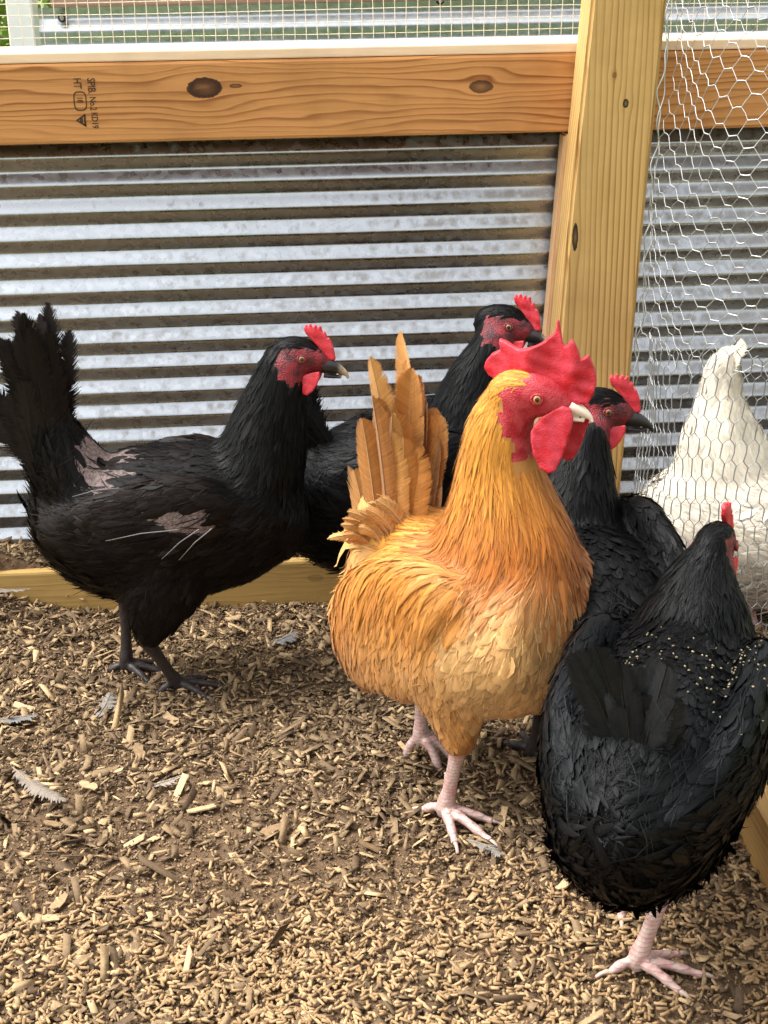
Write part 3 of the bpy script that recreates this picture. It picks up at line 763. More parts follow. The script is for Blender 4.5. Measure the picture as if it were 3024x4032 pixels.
def make_leg(root, hock, foot, yaw, m, claw_m, r0=0.0068, toe=0.056, spur=False, curl=0.0, knee=None, spread=34):
    """shank from hock to foot with three front toes and a hind toe; foot z is the sole"""
    hock = np.array(hock, float); foot = np.array(foot, float); ank = foot + np.array([0, 0, 0.011])
    ls = []
    top = hock + (np.array(knee)-hock)*0.6 if knee is not None else hock + np.array([0.01, 0, 0.04])
    ls.append(Loft('s', [(*top, r0*1.2, r0*1.3), (*hock, r0*1.15, r0*1.35), (*(hock*0.72+ank*0.28), r0*0.88, r0*1.02), (*(hock*0.3+ank*0.7), r0*0.85, r0*0.95), (*ank, r0*1.15, r0*1.1), (*(ank-np.array([0, 0, 0.006])), r0*0.9, r0*0.9)], lat=(-math.sin(yaw), math.cos(yaw), 0), n=26))
    claws = []
    for a, l, k in ((0, toe*1.12, 0), (spread, toe*0.88, 1), (-spread, toe*0.88, 2), (180+18, toe*0.48, 3)):
        t = yaw + R(a); d = np.array([math.cos(t), math.sin(t), 0]); pts = []
        for i, s in enumerate(np.linspace(0, 1, 8)):
            kn = 1 + 0.16*math.cos(s*2*math.pi*(3 if k < 3 else 1.5))
            z = ank[2]*(1-s)**1.5 + r0*0.62 + 0.0045*math.sin(s*math.pi)*(1 if k < 3 else 1.5) - curl*0.02*s
            p = foot + d*l*s*(1-0.25*curl); p[2] = foot[2] + z - (ank[2]-0 if False else foot[2]*0)
            p[2] = foot[2] + 0.011*(1-s)**1.5 + r0*0.45 + 0.004*math.sin(s*math.pi) - curl*0.028*s*s
            rr = r0*(0.80-0.30*s)*kn; pts.append((*p, rr, rr*0.92))
        ls.append(Loft('t', pts, lat=(-math.sin(t), math.cos(t), 0), n=22))
        e = np.array(pts[-1][:3]); claws.append((e, d))
    if spur:
        c = hock*0.35+ank*0.65; d = np.array([-math.cos(yaw)*0.8, -math.sin(yaw)*0.8-0.0, 0.15]); lt = np.array([math.sin(yaw), -math.cos(yaw), 0])*(-spur)
        ls.append(Loft('p', [(*(c), 0.0045, 0.0045), (*(c+(d+lt*0.5)*0.012), 0.0038, 0.0038), (*(c+(d+lt*0.5)*0.022+np.array([0, 0, 0.003])), 0.0015, 0.0015)], n=10))
    o = lofted_part('leg', ls, m, root, 0.0018, 2)
    for e, d in claws:
        pts = [(*(e-d*0.003), 0.0026, 0.0026), (*(e+d*0.005+np.array([0, 0, 0.0006])), 0.0022, 0.0024), (*(e+d*0.010+np.array([0, 0, -0.0016])), 0.0012, 0.0014), (*(e+d*0.013+np.array([0, 0, -0.0045])), 0.0004, 0.0005)]
        bm = bmesh.new(); Loft('c', pts, lat=(-d[1], d[0], 0), n=8).add(bm, 8)
        link('claw', bm_mesh(bm, 'claw', True), claw_m, o)
    return o

def make_body(root, lofts, hm, sc, under, face, face_test, bare=None, voxel=0.0050):
    bm = bmesh.new()
    for l in lofts: l.add(bm)
    me = remesh(bm_mesh(bm, 'body'), voxel, 7, 0.5)
    n = len(me.polygons); ctr = np.zeros(n*3); me.polygons.foreach_get('center', ctr); ctr = ctr.reshape(-1, 3)
    inv = np.array((hm @ Matrix.Scale(sc, 4)).inverted())
    H = ctr @ inv[:3, :3].T + inv[:3, 3]
    mi = np.zeros(n, np.int32); mi[face_test(H)] = 1
    if bare is not None: mi[bare(ctr) < 1.0] = 2
    for x in (under, face, B['barepink']): me.materials.append(x)
    me.polygons.foreach_set('material_index', mi)
    o = bpy.data.objects.new('body', me); col.objects.link(o); o.parent = root
    return o, me, inv

def hen_face(H):
    q = 0.003*vnoise(H, 230, 8); x, y, z = H[:, 0]+q, np.abs(H[:, 1]), H[:, 2]+q*0.7
    near = (np.abs(x) < 0.06) & (y < 0.03) & (np.abs(z) < 0.04)
    return near & (x > -0.029) & (z < 0.0135 - 0.25*np.maximum(0, x)) & (z > -0.030 + 0.4*np.maximum(0, -x-0.01)) & ((y > 0.004) | (x > 0.018) | (z < 0))

def lerp(a, b, t): return np.asarray(a)*(1-t) + np.asarray(b)*t

def hen_style(kind, names, inv, bare=None):
    I = {n: i for i, n in enumerate(names)}
    pal = dict(
        brown=dict(neck=(0.0034, 0.0031, 0.0031), body=(0.0056, 0.0042, 0.0038), wing=(0.0125, 0.0078, 0.0064), belly=(0.0098, 0.0066, 0.0057), thigh=(0.009, 0.0066, 0.006)),
        black=dict(neck=(0.0036, 0.0036, 0.0038), body=(0.0045, 0.0045, 0.0048), wing=(0.0055, 0.0055, 0.006), belly=(0.007, 0.0065, 0.0065), thigh=(0.006, 0.0056, 0.0056)),
        blue_sheen=dict(neck=(0.0035, 0.0037, 0.0038), body=(0.0053, 0.0058, 0.0064), wing=(0.0052, 0.0059, 0.0067), belly=(0.0073, 0.0056, 0.0053), thigh=(0.0075, 0.006, 0.006)),  # black plumage with its bluish sheen put into the colour
        white=dict(neck=(0.72, 0.65, 0.53), body=(0.72, 0.65, 0.53), wing=(0.6, 0.5, 0.36), belly=(0.60, 0.54, 0.46), thigh=(0.58, 0.53, 0.46)))[kind]
    def f(P, Nn, w, t):
        n = len(P); g = lambda k: w[:, I[k]] if k in I else np.zeros(n)
        hd = g('head'); nk = g('neck'); bd = g('body') + g('tail'); wg = g('wingL')+g('wingR'); th = g('thighL')+g('thighR')
        low = smoothstep(0.24, 0.14, P[:, 2])*smoothstep(0.05, -0.03, P[:, 0]) if kind != 'white' else smoothstep(0.2, 0.1, P[:, 2])
        rear = smoothstep(-0.05, -0.12, P[:, 0])
        def mixv(h, k, b, wv, tv, lowv, rearv):
            v = b*(1-low)+lowv*low; v = v*(1-rear)+rearv*rear
            return hd*h + nk*k + bd*v + wg*wv + th*tv
        L = mixv(0.012, 0.036, 0.028, 0.046 if kind != 'brown' else 0.036, 0.028, 0.036, 0.044); W = mixv(0.0035, 0.0058, 0.0115, 0.0130, 0.0062, 0.0055, 0.0080)
        lift = mixv(0.05, 0.06, 0.07, 0.05, 0.10, 0.17, 0.16)
        tip = mixv(0.8, 0.75, 0.25, 0.3, 0.6, 0.85, 0.7); jit = mixv(0.2, 0.12, 0.14, 0.10, 0.25, 0.42, 0.30)
        c = hd[:, None]*pal['neck'] + nk[:, None]*pal['neck'] + bd[:, None]*lerp(pal['body'], pal['belly'], low[:, None]) + wg[:, None]*pal['wing'] + th[:, None]*pal['thigh']
        c = c*(1+0.30*vnoise(P, 26, 4))[:, None]
        H = P @ inv[:3, :3].T + inv[:3, 3]
        on = (~hen_face(H)).astype(float)
        on[(np.abs(H[:, 0]) < 0.05) & (np.abs(H[:, 1]) < 0.03) & (H[:, 0] > 0.02) & (H[:, 2] > -0.03)] = 0
        if bare is not None: on *= 0.05 + 0.95*smoothstep(0.45, 1.35, bare(P))
        return dict(L=L, W=W, lift=lift, tip=tip, jit=jit, col=np.clip(c, 0.002, 0.9), on=on, cvar=0.30 if kind != 'white' else 0.06)
    return f

def make_hen(loc, heading, kind, head, hyaw, hpitch, neck, legs, label, tail='up', body=None, bare=None, wings=True, seed=1, sc=1.0, group='hens around the golden rooster', legc='dark', headless=False, layers=5.5, tail_loft=None, tails=None, face=None):
    root = empty('hen', loc, heading); tag(root, label, 'hen', group)
    hm = head_frame(Vector(head), hyaw, hpitch)
    body = body or [(0.185, 0, 0.275, 0.02, 0.02), (0.170, 0, 0.265, 0.050, 0.055), (0.125, 0, 0.248, 0.078, 0.083), (0.06, 0, 0.233, 0.090, 0.096), (-0.01, 0, 0.228, 0.094, 0.099), (-0.075, 0, 0.238, 0.086, 0.088), (-0.12, 0, 0.255, 0.066, 0.066), (-0.150, 0, 0.272, 0.038, 0.042), (-0.163, 0, 0.283, 0.015, 0.015)]
    lofts = [Loft('body', body)]
    if not headless:
        lofts.append(Loft('neck', neck))
        lat = hm.to_3x3() @ Vector((0, 1, 0))
        lofts.append(Loft('head', [(n[0], n[1], n[2], n[3]*sc, n[4]*sc) for n in xf_nodes(HEAD_NODES, hm @ Matrix.Scale(sc, 4))], lat=lat))
    for l in legs:
        hip = np.array([l['foot'][0]*0.5+0.015, math.copysign(0.045, l['foot'][1]), 0.20]); hk = np.array(l['hock'])
        lofts.append(Loft('thighL' if l['foot'][1] > 0 else 'thighR', [(*hip, 0.05, 0.06), (*(hip*0.6+hk*0.4), 0.040, 0.052), (*(hip*0.25+hk*0.75), 0.024, 0.030), (*hk, 0.011, 0.012)]))
    if wings:
        for sg in (-1, 1):
            lofts.append(Loft('wingL' if sg > 0 else 'wingR', [(0.115, sg*0.062, 0.272, 0.012, 0.02), (0.08, sg*0.073, 0.266, 0.020, 0.048), (0.01, sg*0.078, 0.248, 0.021, 0.060), (-0.055, sg*0.072, 0.236, 0.018, 0.050), (-0.10, sg*0.058, 0.233, 0.013, 0.030), (-0.128, sg*0.046, 0.235, 0.006, 0.012)]))
    if tail_loft: lofts.append(Loft('tail', tail_loft))
    under = B['under_white'] if kind == 'white' else B['under_black']
    bo, me, inv = make_body(root, lofts, hm, sc, under, face or B['henface'], (hen_face if not headless else (lambda H: np.zeros(len(H), bool))), bare)
    fm = B['f_white'] if kind == 'white' else B['f_black']
    st = hen_style(kind, [l.name for l in lofts], inv, bare)
    plumage('plumage', me, lofts, st, root, fm, seed=seed, layers=layers)
    plumage('down', me, lofts, st, root, fm, seed=seed+100, layers=1.3 if kind != 'white' else 0.7, wisp=True)
    if not headless:
        make_head(root, hm, sc, HEN_COMB, HEN_WATTLE, B['hencomb'], (B['henface'], B['henface']), B['beak_dark'], B['eye_h'])
    for l in legs:
        make_leg(root, l['hock'], l['foot'], l.get('yaw', 0), B['leg_pink'] if legc == 'pink' else B['leg_dark'], B['claw'] if legc == 'pink' else B['claw_dark'], r0=0.0080, toe=0.054)
    c = dict(brown=(0.020, 0.0155, 0.014), black=(0.012, 0.012, 0.013), blue_sheen=(0.026, 0.027, 0.029), white=(0.66, 0.57, 0.43))[kind]  # dark tails lighter than the bodies: sheen put into the feather colour
    for i, tf in enumerate(tails or []):
        big_feather('tail_feather', tf['b'], tf['d0'], tf['d1'], tf['up'], tf['L'], tf['W'], np.array(c)*tf.get('k', 1.0), root, fm, tip=tf.get('tip', 0.3), seed=seed*50+i, ragged=tf.get('rag', 0.05))
    return root, me

def tail_fan(n, base, back, up, spread, L, W, tip=0.3, rag=0.08, seed=0, layers=1, curl=0.2, wide=0.03, face=None):
    """hen's tail: two leaves of feathers making a narrow roof. back/up weights give the tail's slope"""
    r = np.random.default_rng(seed); out = []
    for k in range(n):
        a = (k+0.5)/n*2-1
        sg = 1 if k % 2 else -1
        q = abs(a)
        y = sg*wide*(0.15+0.85*r.uniform())
        slope = spread*a + r.normal(0, 0.06)
        d = np.array([-back*math.cos(slope)-up*math.sin(slope), 0, up*math.cos(slope)-back*math.sin(slope)])
        d0 = d + np.array([0, sg*0.10, 0]); d1 = d + np.array([-curl*r.uniform(0.3, 1.2), sg*r.uniform(0.0, 0.22), -curl*0.3])
        out.append(dict(b=(base[0]+a*0.02+r.normal(0, 0.006), y*0.6, base[2]-a*0.012), d0=d0, d1=d1, up=(0.25, sg*1.0, 0.1) if face is None else (face[0], sg*face[1], face[2]), L=L*r.uniform(0.82, 1.08), W=W*r.uniform(0.85, 1.15), tip=tip, rag=rag, k=r.uniform(0.5, 1.6)))
    return out

# ---- hen 1: pecked hen in profile ---------------------------------------------------
def bare1(P):
    x, y, z = P[:, 0], P[:, 1], P[:, 2]
    n = 0.012*vnoise(P, 70, 9)
    a = ((x+0.040+n)/0.050)**2 + ((y+0.03)/0.080)**2 + ((z-0.315)/0.034)**2
    b = ((x-0.062+n)/0.056)**2 + ((z-0.275+0.25*(x-0.045)+n*0.5)/0.021)**2 + 9*(y > 0)
    return np.minimum(a, b)
BODY1 = [(0.185, 0, 0.275, 0.02, 0.02), (0.170, 0, 0.265, 0.050, 0.055), (0.125, 0, 0.248, 0.078, 0.083), (0.06, 0, 0.233, 0.088, 0.096), (-0.01, 0, 0.226, 0.090, 0.098), (-0.065, 0, 0.234, 0.080, 0.086), (-0.10, 0, 0.250, 0.060, 0.064), (-0.122, 0, 0.265, 0.036, 0.040), (-0.135, 0, 0.275, 0.015, 0.015)]
N1 = [(0.178, 0, 0.438, 0.022, 0.026), (0.168, 0, 0.405, 0.030, 0.034), (0.156, 0, 0.365, 0.040, 0.043), (0.142, 0, 0.315, 0.055, 0.054), (0.122, 0, 0.265, 0.070, 0.066)]
hen1, _ = make_hen((-0.185, 1.70, 0), R(-4), 'brown', (0.197, 0, 0.440), R(-6), R(-2), N1,
    [dict(hock=(-0.050, 0.045, 0.108), foot=(-0.055, 0.036, -0.004), yaw=R(-10)), dict(hock=(-0.008, -0.048, 0.085), foot=(0.020, -0.018, -0.003), yaw=R(4))],
    'brownish black hen with bare pink patches on her back standing by the metal wall', bare=bare1, seed=3,
    tails=tail_fan(26, (-0.105, 0, 0.285), 0.10, 1.0, 0.26, 0.200, 0.038, 0.45, 0.16, 4, curl=0.12)+tail_fan(22, (-0.118, 0, 0.285), 0.26, 0.95, 0.42, 0.135, 0.036, 0.4, 0.2, 14, curl=0.25, wide=0.045), body=BODY1,
    tail_loft=[(-0.075, 0, 0.265, 0.060, 0.055), (-0.098, 0, 0.305, 0.042, 0.046), (-0.112, 0, 0.345, 0.026, 0.034), (-0.118, 0, 0.375, 0.010, 0.014)])
for i, (a, b) in enumerate([((0.05, -0.112, 0.262), (-0.035, -0.114, 0.250)), ((0.075, -0.111, 0.262), (0.03, -0.119, 0.228)), ((0.09, -0.109, 0.262), (0.05, -0.118, 0.226)), ((-0.02, -0.085, 0.305), (-0.075, -0.09, 0.297))]):
    a, b = np.array(a), np.array(b); mid = (a+b)/2 + np.array([0, -0.004, 0.004])
    v, f = tube_np([a, mid, b], [0.0009, 0.0007, 0.0003], 5); link('quill', mesh_np('quill', v, f), B['quill'], hen1)

# ---- hen 2: behind the cockerel -----------------------------------------------------
N2 = [(0.132, 0, 0.425, 0.021, 0.025), (0.122, 0, 0.395, 0.028, 0.032), (0.108, 0, 0.36, 0.038, 0.042), (0.098, 0, 0.315, 0.054, 0.056), (0.10, 0, 0.27, 0.07, 0.07)]
hen2, _ = make_hen((0.140, 1.83, 0), R(4), 'black', (0.145, 0, 0.432), R(-22), R(-6), N2,
    [dict(hock=(-0.03, 0.045, 0.10), foot=(-0.02, 0.045, -0.006)), dict(hock=(0.0, -0.045, 0.10), foot=(0.015, -0.045, -0.006))],
    'black hen looking over the golden rooster with her red comb before the post', seed=5, sc=1.05,
    body=[(0.17, 0, 0.265, 0.02, 0.02), (0.155, 0, 0.255, 0.050, 0.055), (0.115, 0, 0.235, 0.078, 0.085), (0.05, 0, 0.215, 0.090, 0.102), (-0.02, 0, 0.205, 0.094, 0.108), (-0.085, 0, 0.212, 0.088, 0.100), (-0.125, 0, 0.228, 0.068, 0.076), (-0.150, 0, 0.245, 0.040, 0.046), (-0.163, 0, 0.255, 0.015, 0.015)],
    tails=tail_fan(18, (-0.105, 0, 0.275), 0.35, 0.9, 0.45, 0.105, 0.030, 0.5, 0.2, 8, wide=0.04))

# ---- hen 4: behind the cockerel's breast, facing away ----------------------------------
N4 = [(0.112, -0.030, 0.395, 0.021, 0.025), (0.106, -0.022, 0.365, 0.028, 0.032), (0.098, -0.012, 0.33, 0.040, 0.044), (0.09, -0.004, 0.29, 0.056, 0.058), (0.085, 0, 0.25, 0.07, 0.07)]
hen4, _ = make_hen((0.318, 1.43, 0), R(97), 'black', (0.115, -0.047, 0.405), R(-103), R(-3), N4,
    [dict(hock=(0.03, 0.045, 0.09), foot=(0.045, 0.048, -0.002)), dict(hock=(-0.02, -0.045, 0.10), foot=(-0.01, -0.045, -0.002))],
    'black hen with a horn tipped beak between the golden rooster and the chicken wire', seed=7, sc=1.02,
    body=[(0.175, 0, 0.255, 0.02, 0.02), (0.16, 0, 0.245, 0.050, 0.055), (0.115, 0, 0.225, 0.078, 0.083), (0.05, 0, 0.198, 0.092, 0.104), (-0.02, 0, 0.190, 0.094, 0.108), (-0.08, 0, 0.198, 0.084, 0.096), (-0.12, 0, 0.212, 0.06, 0.068), (-0.140, 0, 0.222, 0.036, 0.040), (-0.15, 0, 0.235, 0.015, 0.015)],
    tails=tail_fan(10, (-0.115, 0, 0.235), 0.9, 0.42, 0.25, 0.07, 0.028, 0.4, 0.1, 3))

# ---- hen 5: nearest, seen from behind ---------------------------------------------------
N5 = [(0.172, -0.004, 0.346, 0.023, 0.027), (0.160, 0, 0.324, 0.034, 0.038), (0.142, 0, 0.296, 0.049, 0.052), (0.120, 0, 0.262, 0.064, 0.066), (0.10, 0, 0.235, 0.072, 0.072)]
hen5, hen5_me = make_hen((0.312, 1.112, 0), R(62), 'blue_sheen', (0.190, -0.006, 0.350), R(-6), R(-10), N5,
    [dict(hock=(-0.004, -0.020, 0.095), foot=(-0.029, 0.000, -0.002), yaw=R(-75)), dict(hock=(0.06, 0.035, 0.10), foot=(0.060, 0.040, -0.002))],
    'glossy black hen seen from behind with tail raised and chaff on her back', seed=9, legc='pink',
    body=[(0.178, 0, 0.245, 0.02, 0.02), (0.162, 0, 0.240, 0.048, 0.052), (0.12, 0, 0.228, 0.075, 0.080), (0.06, 0, 0.220, 0.084, 0.090), (-0.01, 0, 0.216, 0.086, 0.094), (-0.07, 0, 0.214, 0.080, 0.090), (-0.11, 0, 0.217, 0.064, 0.076), (-0.136, 0, 0.224, 0.042, 0.050), (-0.150, 0, 0.23, 0.02, 0.022)],
    tails=[dict(b=(-0.090-0.004*(k % 3), 0.022*math.sin(p), 0.255+0.006*(k % 2)), d0=(-0.20, math.sin(p)*0.75+0.05, math.cos(p)), d1=(-0.12-0.14*(k % 2), math.sin(p)*1.0+0.12, math.cos(p)*0.95), up=(-1.0, 0.35*math.sin(p*2+k), 0.3), L=(0.122-0.02*abs(p))*(0.50+0.50*((k*7) % 5)/4), W=0.034, tip=0.15, rag=0.04, k=0.55+0.9*((k*5) % 7)/7)
           for k, p in enumerate([R(a) for a in (-30, -24, -18, -12, -7, -2, 3, 8, 13, 18, 23, -27, -15, -9, 0, 6, 11, 16)])])

def chaff(root, me, n, seed):
    r = np.random.default_rng(seed); V, F, C = [], [], []; ps = [p for p in me.polygons if p.normal.z > 0.35 and -0.07 < p.center.x < 0.06 and -0.09 < p.center.y < 0.03]
    for k in range(n):
        p = ps[r.integers(len(ps))]; u_ = r.uniform()
        if abs(p.center.x-0.02+0.5*(p.center.y+0.03)) > abs(r.normal(0, 0.04)): continue
        c = np.array(p.center) + np.array(p.normal)*r.uniform(0.004, 0.0065); a = unit(r.normal(size=3)); b = unit(np.cross(np.array(p.normal), a)); a = np.cross(b, np.array(p.normal))
        l, w = r.uniform(0.0004, 0.0013), r.uniform(0.0003, 0.0007); nn = np.array(p.normal)*0.0006; i = len(V)
        V += [c-a*l-b*w-nn, c+a*l-b*w-nn, c+a*l+b*w-nn, c-a*l+b*w-nn, c-a*l-b*w+nn, c+a*l-b*w+nn, c+a*l+b*w+nn, c-a*l+b*w+nn]
        F += [[i+j for j in q] for q in CFB]; C += [lerp((0.12, 0.095, 0.055), (0.34, 0.28, 0.17), u_)]*8
    m2 = mesh_np('chaff', np.array(V), F, False); attr_col(m2, 'fcol', np.array(C)); o = link('chaff', m2, M['chips'], root); o['kind'] = 'stuff'
CFB = [(3, 2, 1, 0), (4, 5, 6, 7), (0, 1, 5, 4), (1, 2, 6, 5), (2, 3, 7, 6), (3, 0, 4, 7)]
chaff(hen5, hen5_me, 260, 3)
# ---- white hen behind the netting ----------------------------------------------------------
white, _ = make_hen((0.592, 1.84, -0.02), R(-6), 'white', (0.365, 0, 0.075), 0, R(-38), [(0.345, 0, 0.082, 0.022, 0.026), (0.315, 0, 0.10, 0.03, 0.034), (0.27, 0, 0.125, 0.045, 0.048), (0.21, 0, 0.15, 0.065, 0.065), (0.15, 0, 0.17, 0.08, 0.08)],
    [dict(hock=(0.0, 0.045, 0.09), foot=(0.01, 0.045, 0.005)), dict(hock=(0.03, -0.045, 0.09), foot=(0.04, -0.045, 0.005))],
    'cream white hen bending down with raised tail behind the chicken wire', seed=13, legc='pink', wings=False,
    body=[(0.25, 0, 0.085, 0.02, 0.02), (0.235, 0, 0.09, 0.048, 0.048), (0.19, 0, 0.11, 0.082, 0.080), (0.12, 0, 0.132, 0.100, 0.100), (0.04, 0, 0.150, 0.104, 0.108), (-0.03, 0, 0.165, 0.092, 0.098), (-0.075, 0, 0.178, 0.068, 0.074), (-0.098, 0, 0.185, 0.042, 0.048), (-0.112, 0, 0.19, 0.018, 0.018)],
    tail_loft=[(0.01, 0, 0.17, 0.085, 0.098), (-0.004, 0, 0.235, 0.066, 0.076), (-0.014, 0, 0.295, 0.042, 0.050), (-0.018, 0, 0.345, 0.025, 0.029), (-0.016, 0, 0.382, 0.019, 0.022), (-0.008, 0, 0.405, 0.011, 0.013)],
    tails=[dict(b=(-0.022, s*0.004, 0.34), d0=(0.05, s*0.05, 1), d1=(0.5, s*0.2, 0.75), up=(-1, s*0.6, 0.1), L=0.085, W=0.026, tip=0.1) for s in (-1, 1, -0.4, 0.5)])

# ---- the golden cockerel --------------------------------------------------------------------
def roo_face(H):
    q = 0.0045*vnoise(H, 210, 8); x, y, z = H[:, 0]+q, np.abs(H[:, 1]), H[:, 2]+q*0.8
    near = (np.abs(x) < 0.06) & (y < 0.04) & (np.abs(z) < 0.075)
    return near & (((x > -0.031) & (z < 0.010 + 0.5*np.maximum(0, x)) & (z > -0.040)) | ((x > -0.010) & (z > -0.03)) | ((x > -0.018) & (z < 0) & (z > -0.062)))
def roo_style(names, inv):
    I = {n: i for i, n in enumerate(names)}
    def f(P, Nn, w, t):
        n = len(P); g = lambda k: w[:, I[k]] if k in I else np.zeros(n)
        hd = g('head'); nk = g('neck'); bd = g('body'); wg = g('wingL')+g('wingR'); th = g('thighL')+g('thighR'); tl = g('tail')
        top = smoothstep(0.27, 0.315, P[:, 2])*smoothstep(0.06, 0.0, P[:, 0])       # saddle
        rear = smoothstep(-0.06, -0.13, P[:, 0])*(1-top)
        def mixv(h, k, br, sd, rr, wv, tv, cv):
            b = br*(1-top)+sd*top; b = b*(1-rear)+rr*rear
            return hd*h + nk*k + bd*b + wg*wv + th*tv + tl*cv
        L = mixv(0.009, 0.060, 0.027, 0.060, 0.050, 0.060, 0.028, 0.055); W = mixv(0.003, 0.0046, 0.0185, 0.0050, 0.0070, 0.0058, 0.0080, 0.010)
        lift = mixv(0.05, 0.032, 0.045, 0.035, 0.09, 0.035, 0.07, 0.10); tip = mixv(0.9, 0.9, 0.12, 0.9, 0.8, 0.8, 0.5, 0.5)
        jit = mixv(0.15, 0.10, 0.10, 0.10, 0.25, 0.09, 0.2, 0.2)
        tn = t[:, I['neck']]
        neckc = lerp((0.60, 0.245, 0.028), (0.39, 0.102, 0.007), smoothstep(0.05, 0.8, tn)[:, None])
        c = (hd+nk)[:, None]*neckc + (bd*(1-top)*(1-rear))[:, None]*np.array((0.70, 0.395, 0.150)) + (bd*top*(1-rear))[:, None]*np.array((0.68, 0.300, 0.042)) \
            + (bd*rear)[:, None]*np.array((0.54, 0.215, 0.036)) + wg[:, None]*np.array((0.57, 0.208, 0.026)) + th[:, None]*np.array((0.46, 0.180, 0.033)) + tl[:, None]*np.array((0.60, 0.32, 0.10))
        c = c*(1+0.14*vnoise(P, 30, 6))[:, None]
        H = P @ inv[:3, :3].T + inv[:3, 3]
        on = (~roo_face(H)).astype(float)
        on[(np.abs(H[:, 1]) < 0.04) & (H[:, 0] > 0.012) & (np.abs(H[:, 0]) < 0.06) & (H[:, 2] > -0.03)] = 0
        on[(np.abs(H[:, 1]) < 0.04) & (H[:, 0] > -0.016) & (H[:, 0] < 0.06) & (np.abs(H[:, 2]) < 0.07) & (H[:, 2] < 0)] = 0
        return dict(L=L, W=W, lift=lift, tip=tip, jit=jit, col=np.clip(c, 0.01, 0.9), on=on, cvar=0.13)
    return f
roo = empty('rooster', (0.165, 1.42, 0), R(-42))
tag(roo, 'golden buff rooster with big red comb and wattles striding over the litter', 'rooster')
hm = head_frame(Vector((0.098, 0.0, 0.484)), R(27), R(-3)); hsc = 1.08
lofts = [Loft('body', [(0.154, 0, 0.240, 0.02, 0.02), (0.142, 0, 0.240, 0.062, 0.066), (0.104, 0, 0.236, 0.093, 0.095), (0.045, 0, 0.226, 0.106, 0.106), (-0.035, 0, 0.218, 0.094, 0.110), (-0.075, 0, 0.222, 0.080, 0.104), (-0.100, 0, 0.232, 0.060, 0.084), (-0.118, 0, 0.25, 0.025, 0.040)]),
         Loft('neck', [(0.076, -0.006, 0.480, 0.022, 0.026), (0.062, -0.006, 0.448, 0.030, 0.033), (0.057, -0.002, 0.405, 0.040, 0.042), (0.060, 0, 0.365, 0.052, 0.055), (0.063, 0, 0.325, 0.067, 0.073), (0.063, 0, 0.288, 0.078, 0.087)]),
         Loft('head', [(n[0], n[1], n[2], n[3]*hsc, n[4]*hsc) for n in xf_nodes(HEAD_NODES, hm @ Matrix.Scale(hsc, 4))], lat=hm.to_3x3() @ Vector((0, 1, 0))),
         Loft('tail', [(-0.070, 0, 0.270, 0.055, 0.062), (-0.085, 0, 0.305, 0.040, 0.050), (-0.094, 0, 0.332, 0.022, 0.032), (-0.098, 0, 0.352, 0.008, 0.012)])]
rlegs = [dict(hock=(0.046, -0.055, 0.100), foot=(0.030, -0.060, -0.002), yaw=R(-8)), dict(hock=(-0.075, 0.040, 0.098), foot=(-0.070, 0.030, 0.012), yaw=R(20), curl=1.0)]
for l in rlegs:
    hip = np.array([l['foot'][0]*0.5+0.01, math.copysign(0.05, l['foot'][1]), 0.20]); hk = np.array(l['hock'])
    lofts.append(Loft('thighL' if l['foot'][1] > 0 else 'thighR', ([(*hip, 0.055, 0.070), (*(hip*0.6+hk*0.4), 0.040, 0.052), (*(hip*0.25+hk*0.75), 0.024, 0.030), (*(hk+np.array([0, 0, -0.012])), 0.012, 0.013)] if l['foot'][1] < 0 else [(*hip, 0.060, 0.075), (*(hip*0.6+hk*0.4), 0.056, 0.062), (*(hip*0.25+hk*0.75), 0.042, 0.046), (*(hk+np.array([0, 0, 0.002])), 0.016, 0.016)])))
for sg in (-1, 1):
    lofts.append(Loft('wingL' if sg > 0 else 'wingR', [(0.075, sg*0.080, 0.285, 0.010, 0.02), (0.04, sg*0.090, 0.275, 0.020, 0.048), (-0.01, sg*0.085, 0.240, 0.020, 0.072), (-0.045, sg*0.077, 0.200, 0.018, 0.074), (-0.075, sg*0.064, 0.165, 0.014, 0.055), (-0.096, sg*0.053, 0.130, 0.006, 0.018)]))
bo, me, inv = make_body(roo, lofts, hm, hsc, B['under_buff'], B['redface'], roo_face)
def roo_groom(P, f):
    # saddle, wing and breast feathers hang downwards off the body
    k = smoothstep(0.335, 0.26, P[:, 2])*smoothstep(0.42, 0.33, P[:, 2])*1.5
    return unit(f + k[:, None]*np.array([0.15, 0, -1.0]))
plumage('plumage', me, lofts, roo_style([l.name for l in lofts], inv), roo, B['f_buff'], seed=21, layers=7.0, groom=roo_groom)
plumage('down', me, lofts, roo_style([l.name for l in lofts], inv), roo, B['f_buff'], seed=121, layers=0.9, groom=roo_groom, wisp=True)
def roo_bend(co):
    # the back lobe flops to the far side, the front stands upright
    co = co.copy(); b = np.clip(-co[:, 0]+0.005, 0, 1)
    co[:, 1] += 6.0*b**2*np.sign(1) + 0.0025*np.sin(co[:, 0]*150)*np.clip(co[:, 2]*40, 0, 1)
    return co
make_head(roo, hm, hsc, ROO_COMB, ROO_WATTLE, B['red'], (B['lobe'], B['redface']), B['beak_pale'], B['eye_r'], lobe=1.08, beak_s=0.86, comb_t=0.0085, wat_t=0.0045, wat_spread=0.0135, comb_bend=roo_bend, wat_tilt=10, wat_turn=-6, wat_far=0.014, wat_fwd=0.005, wat_up=0.007)
for l in rlegs:
    make_leg(roo, l['hock'], l['foot'], l['yaw'], B['leg_pink'], B['claw'], r0=0.0086, toe=0.060, spur=(1 if l['foot'][1] < 0 else 0), curl=l.get('curl', 0))
r = np.random.default_rng(31)
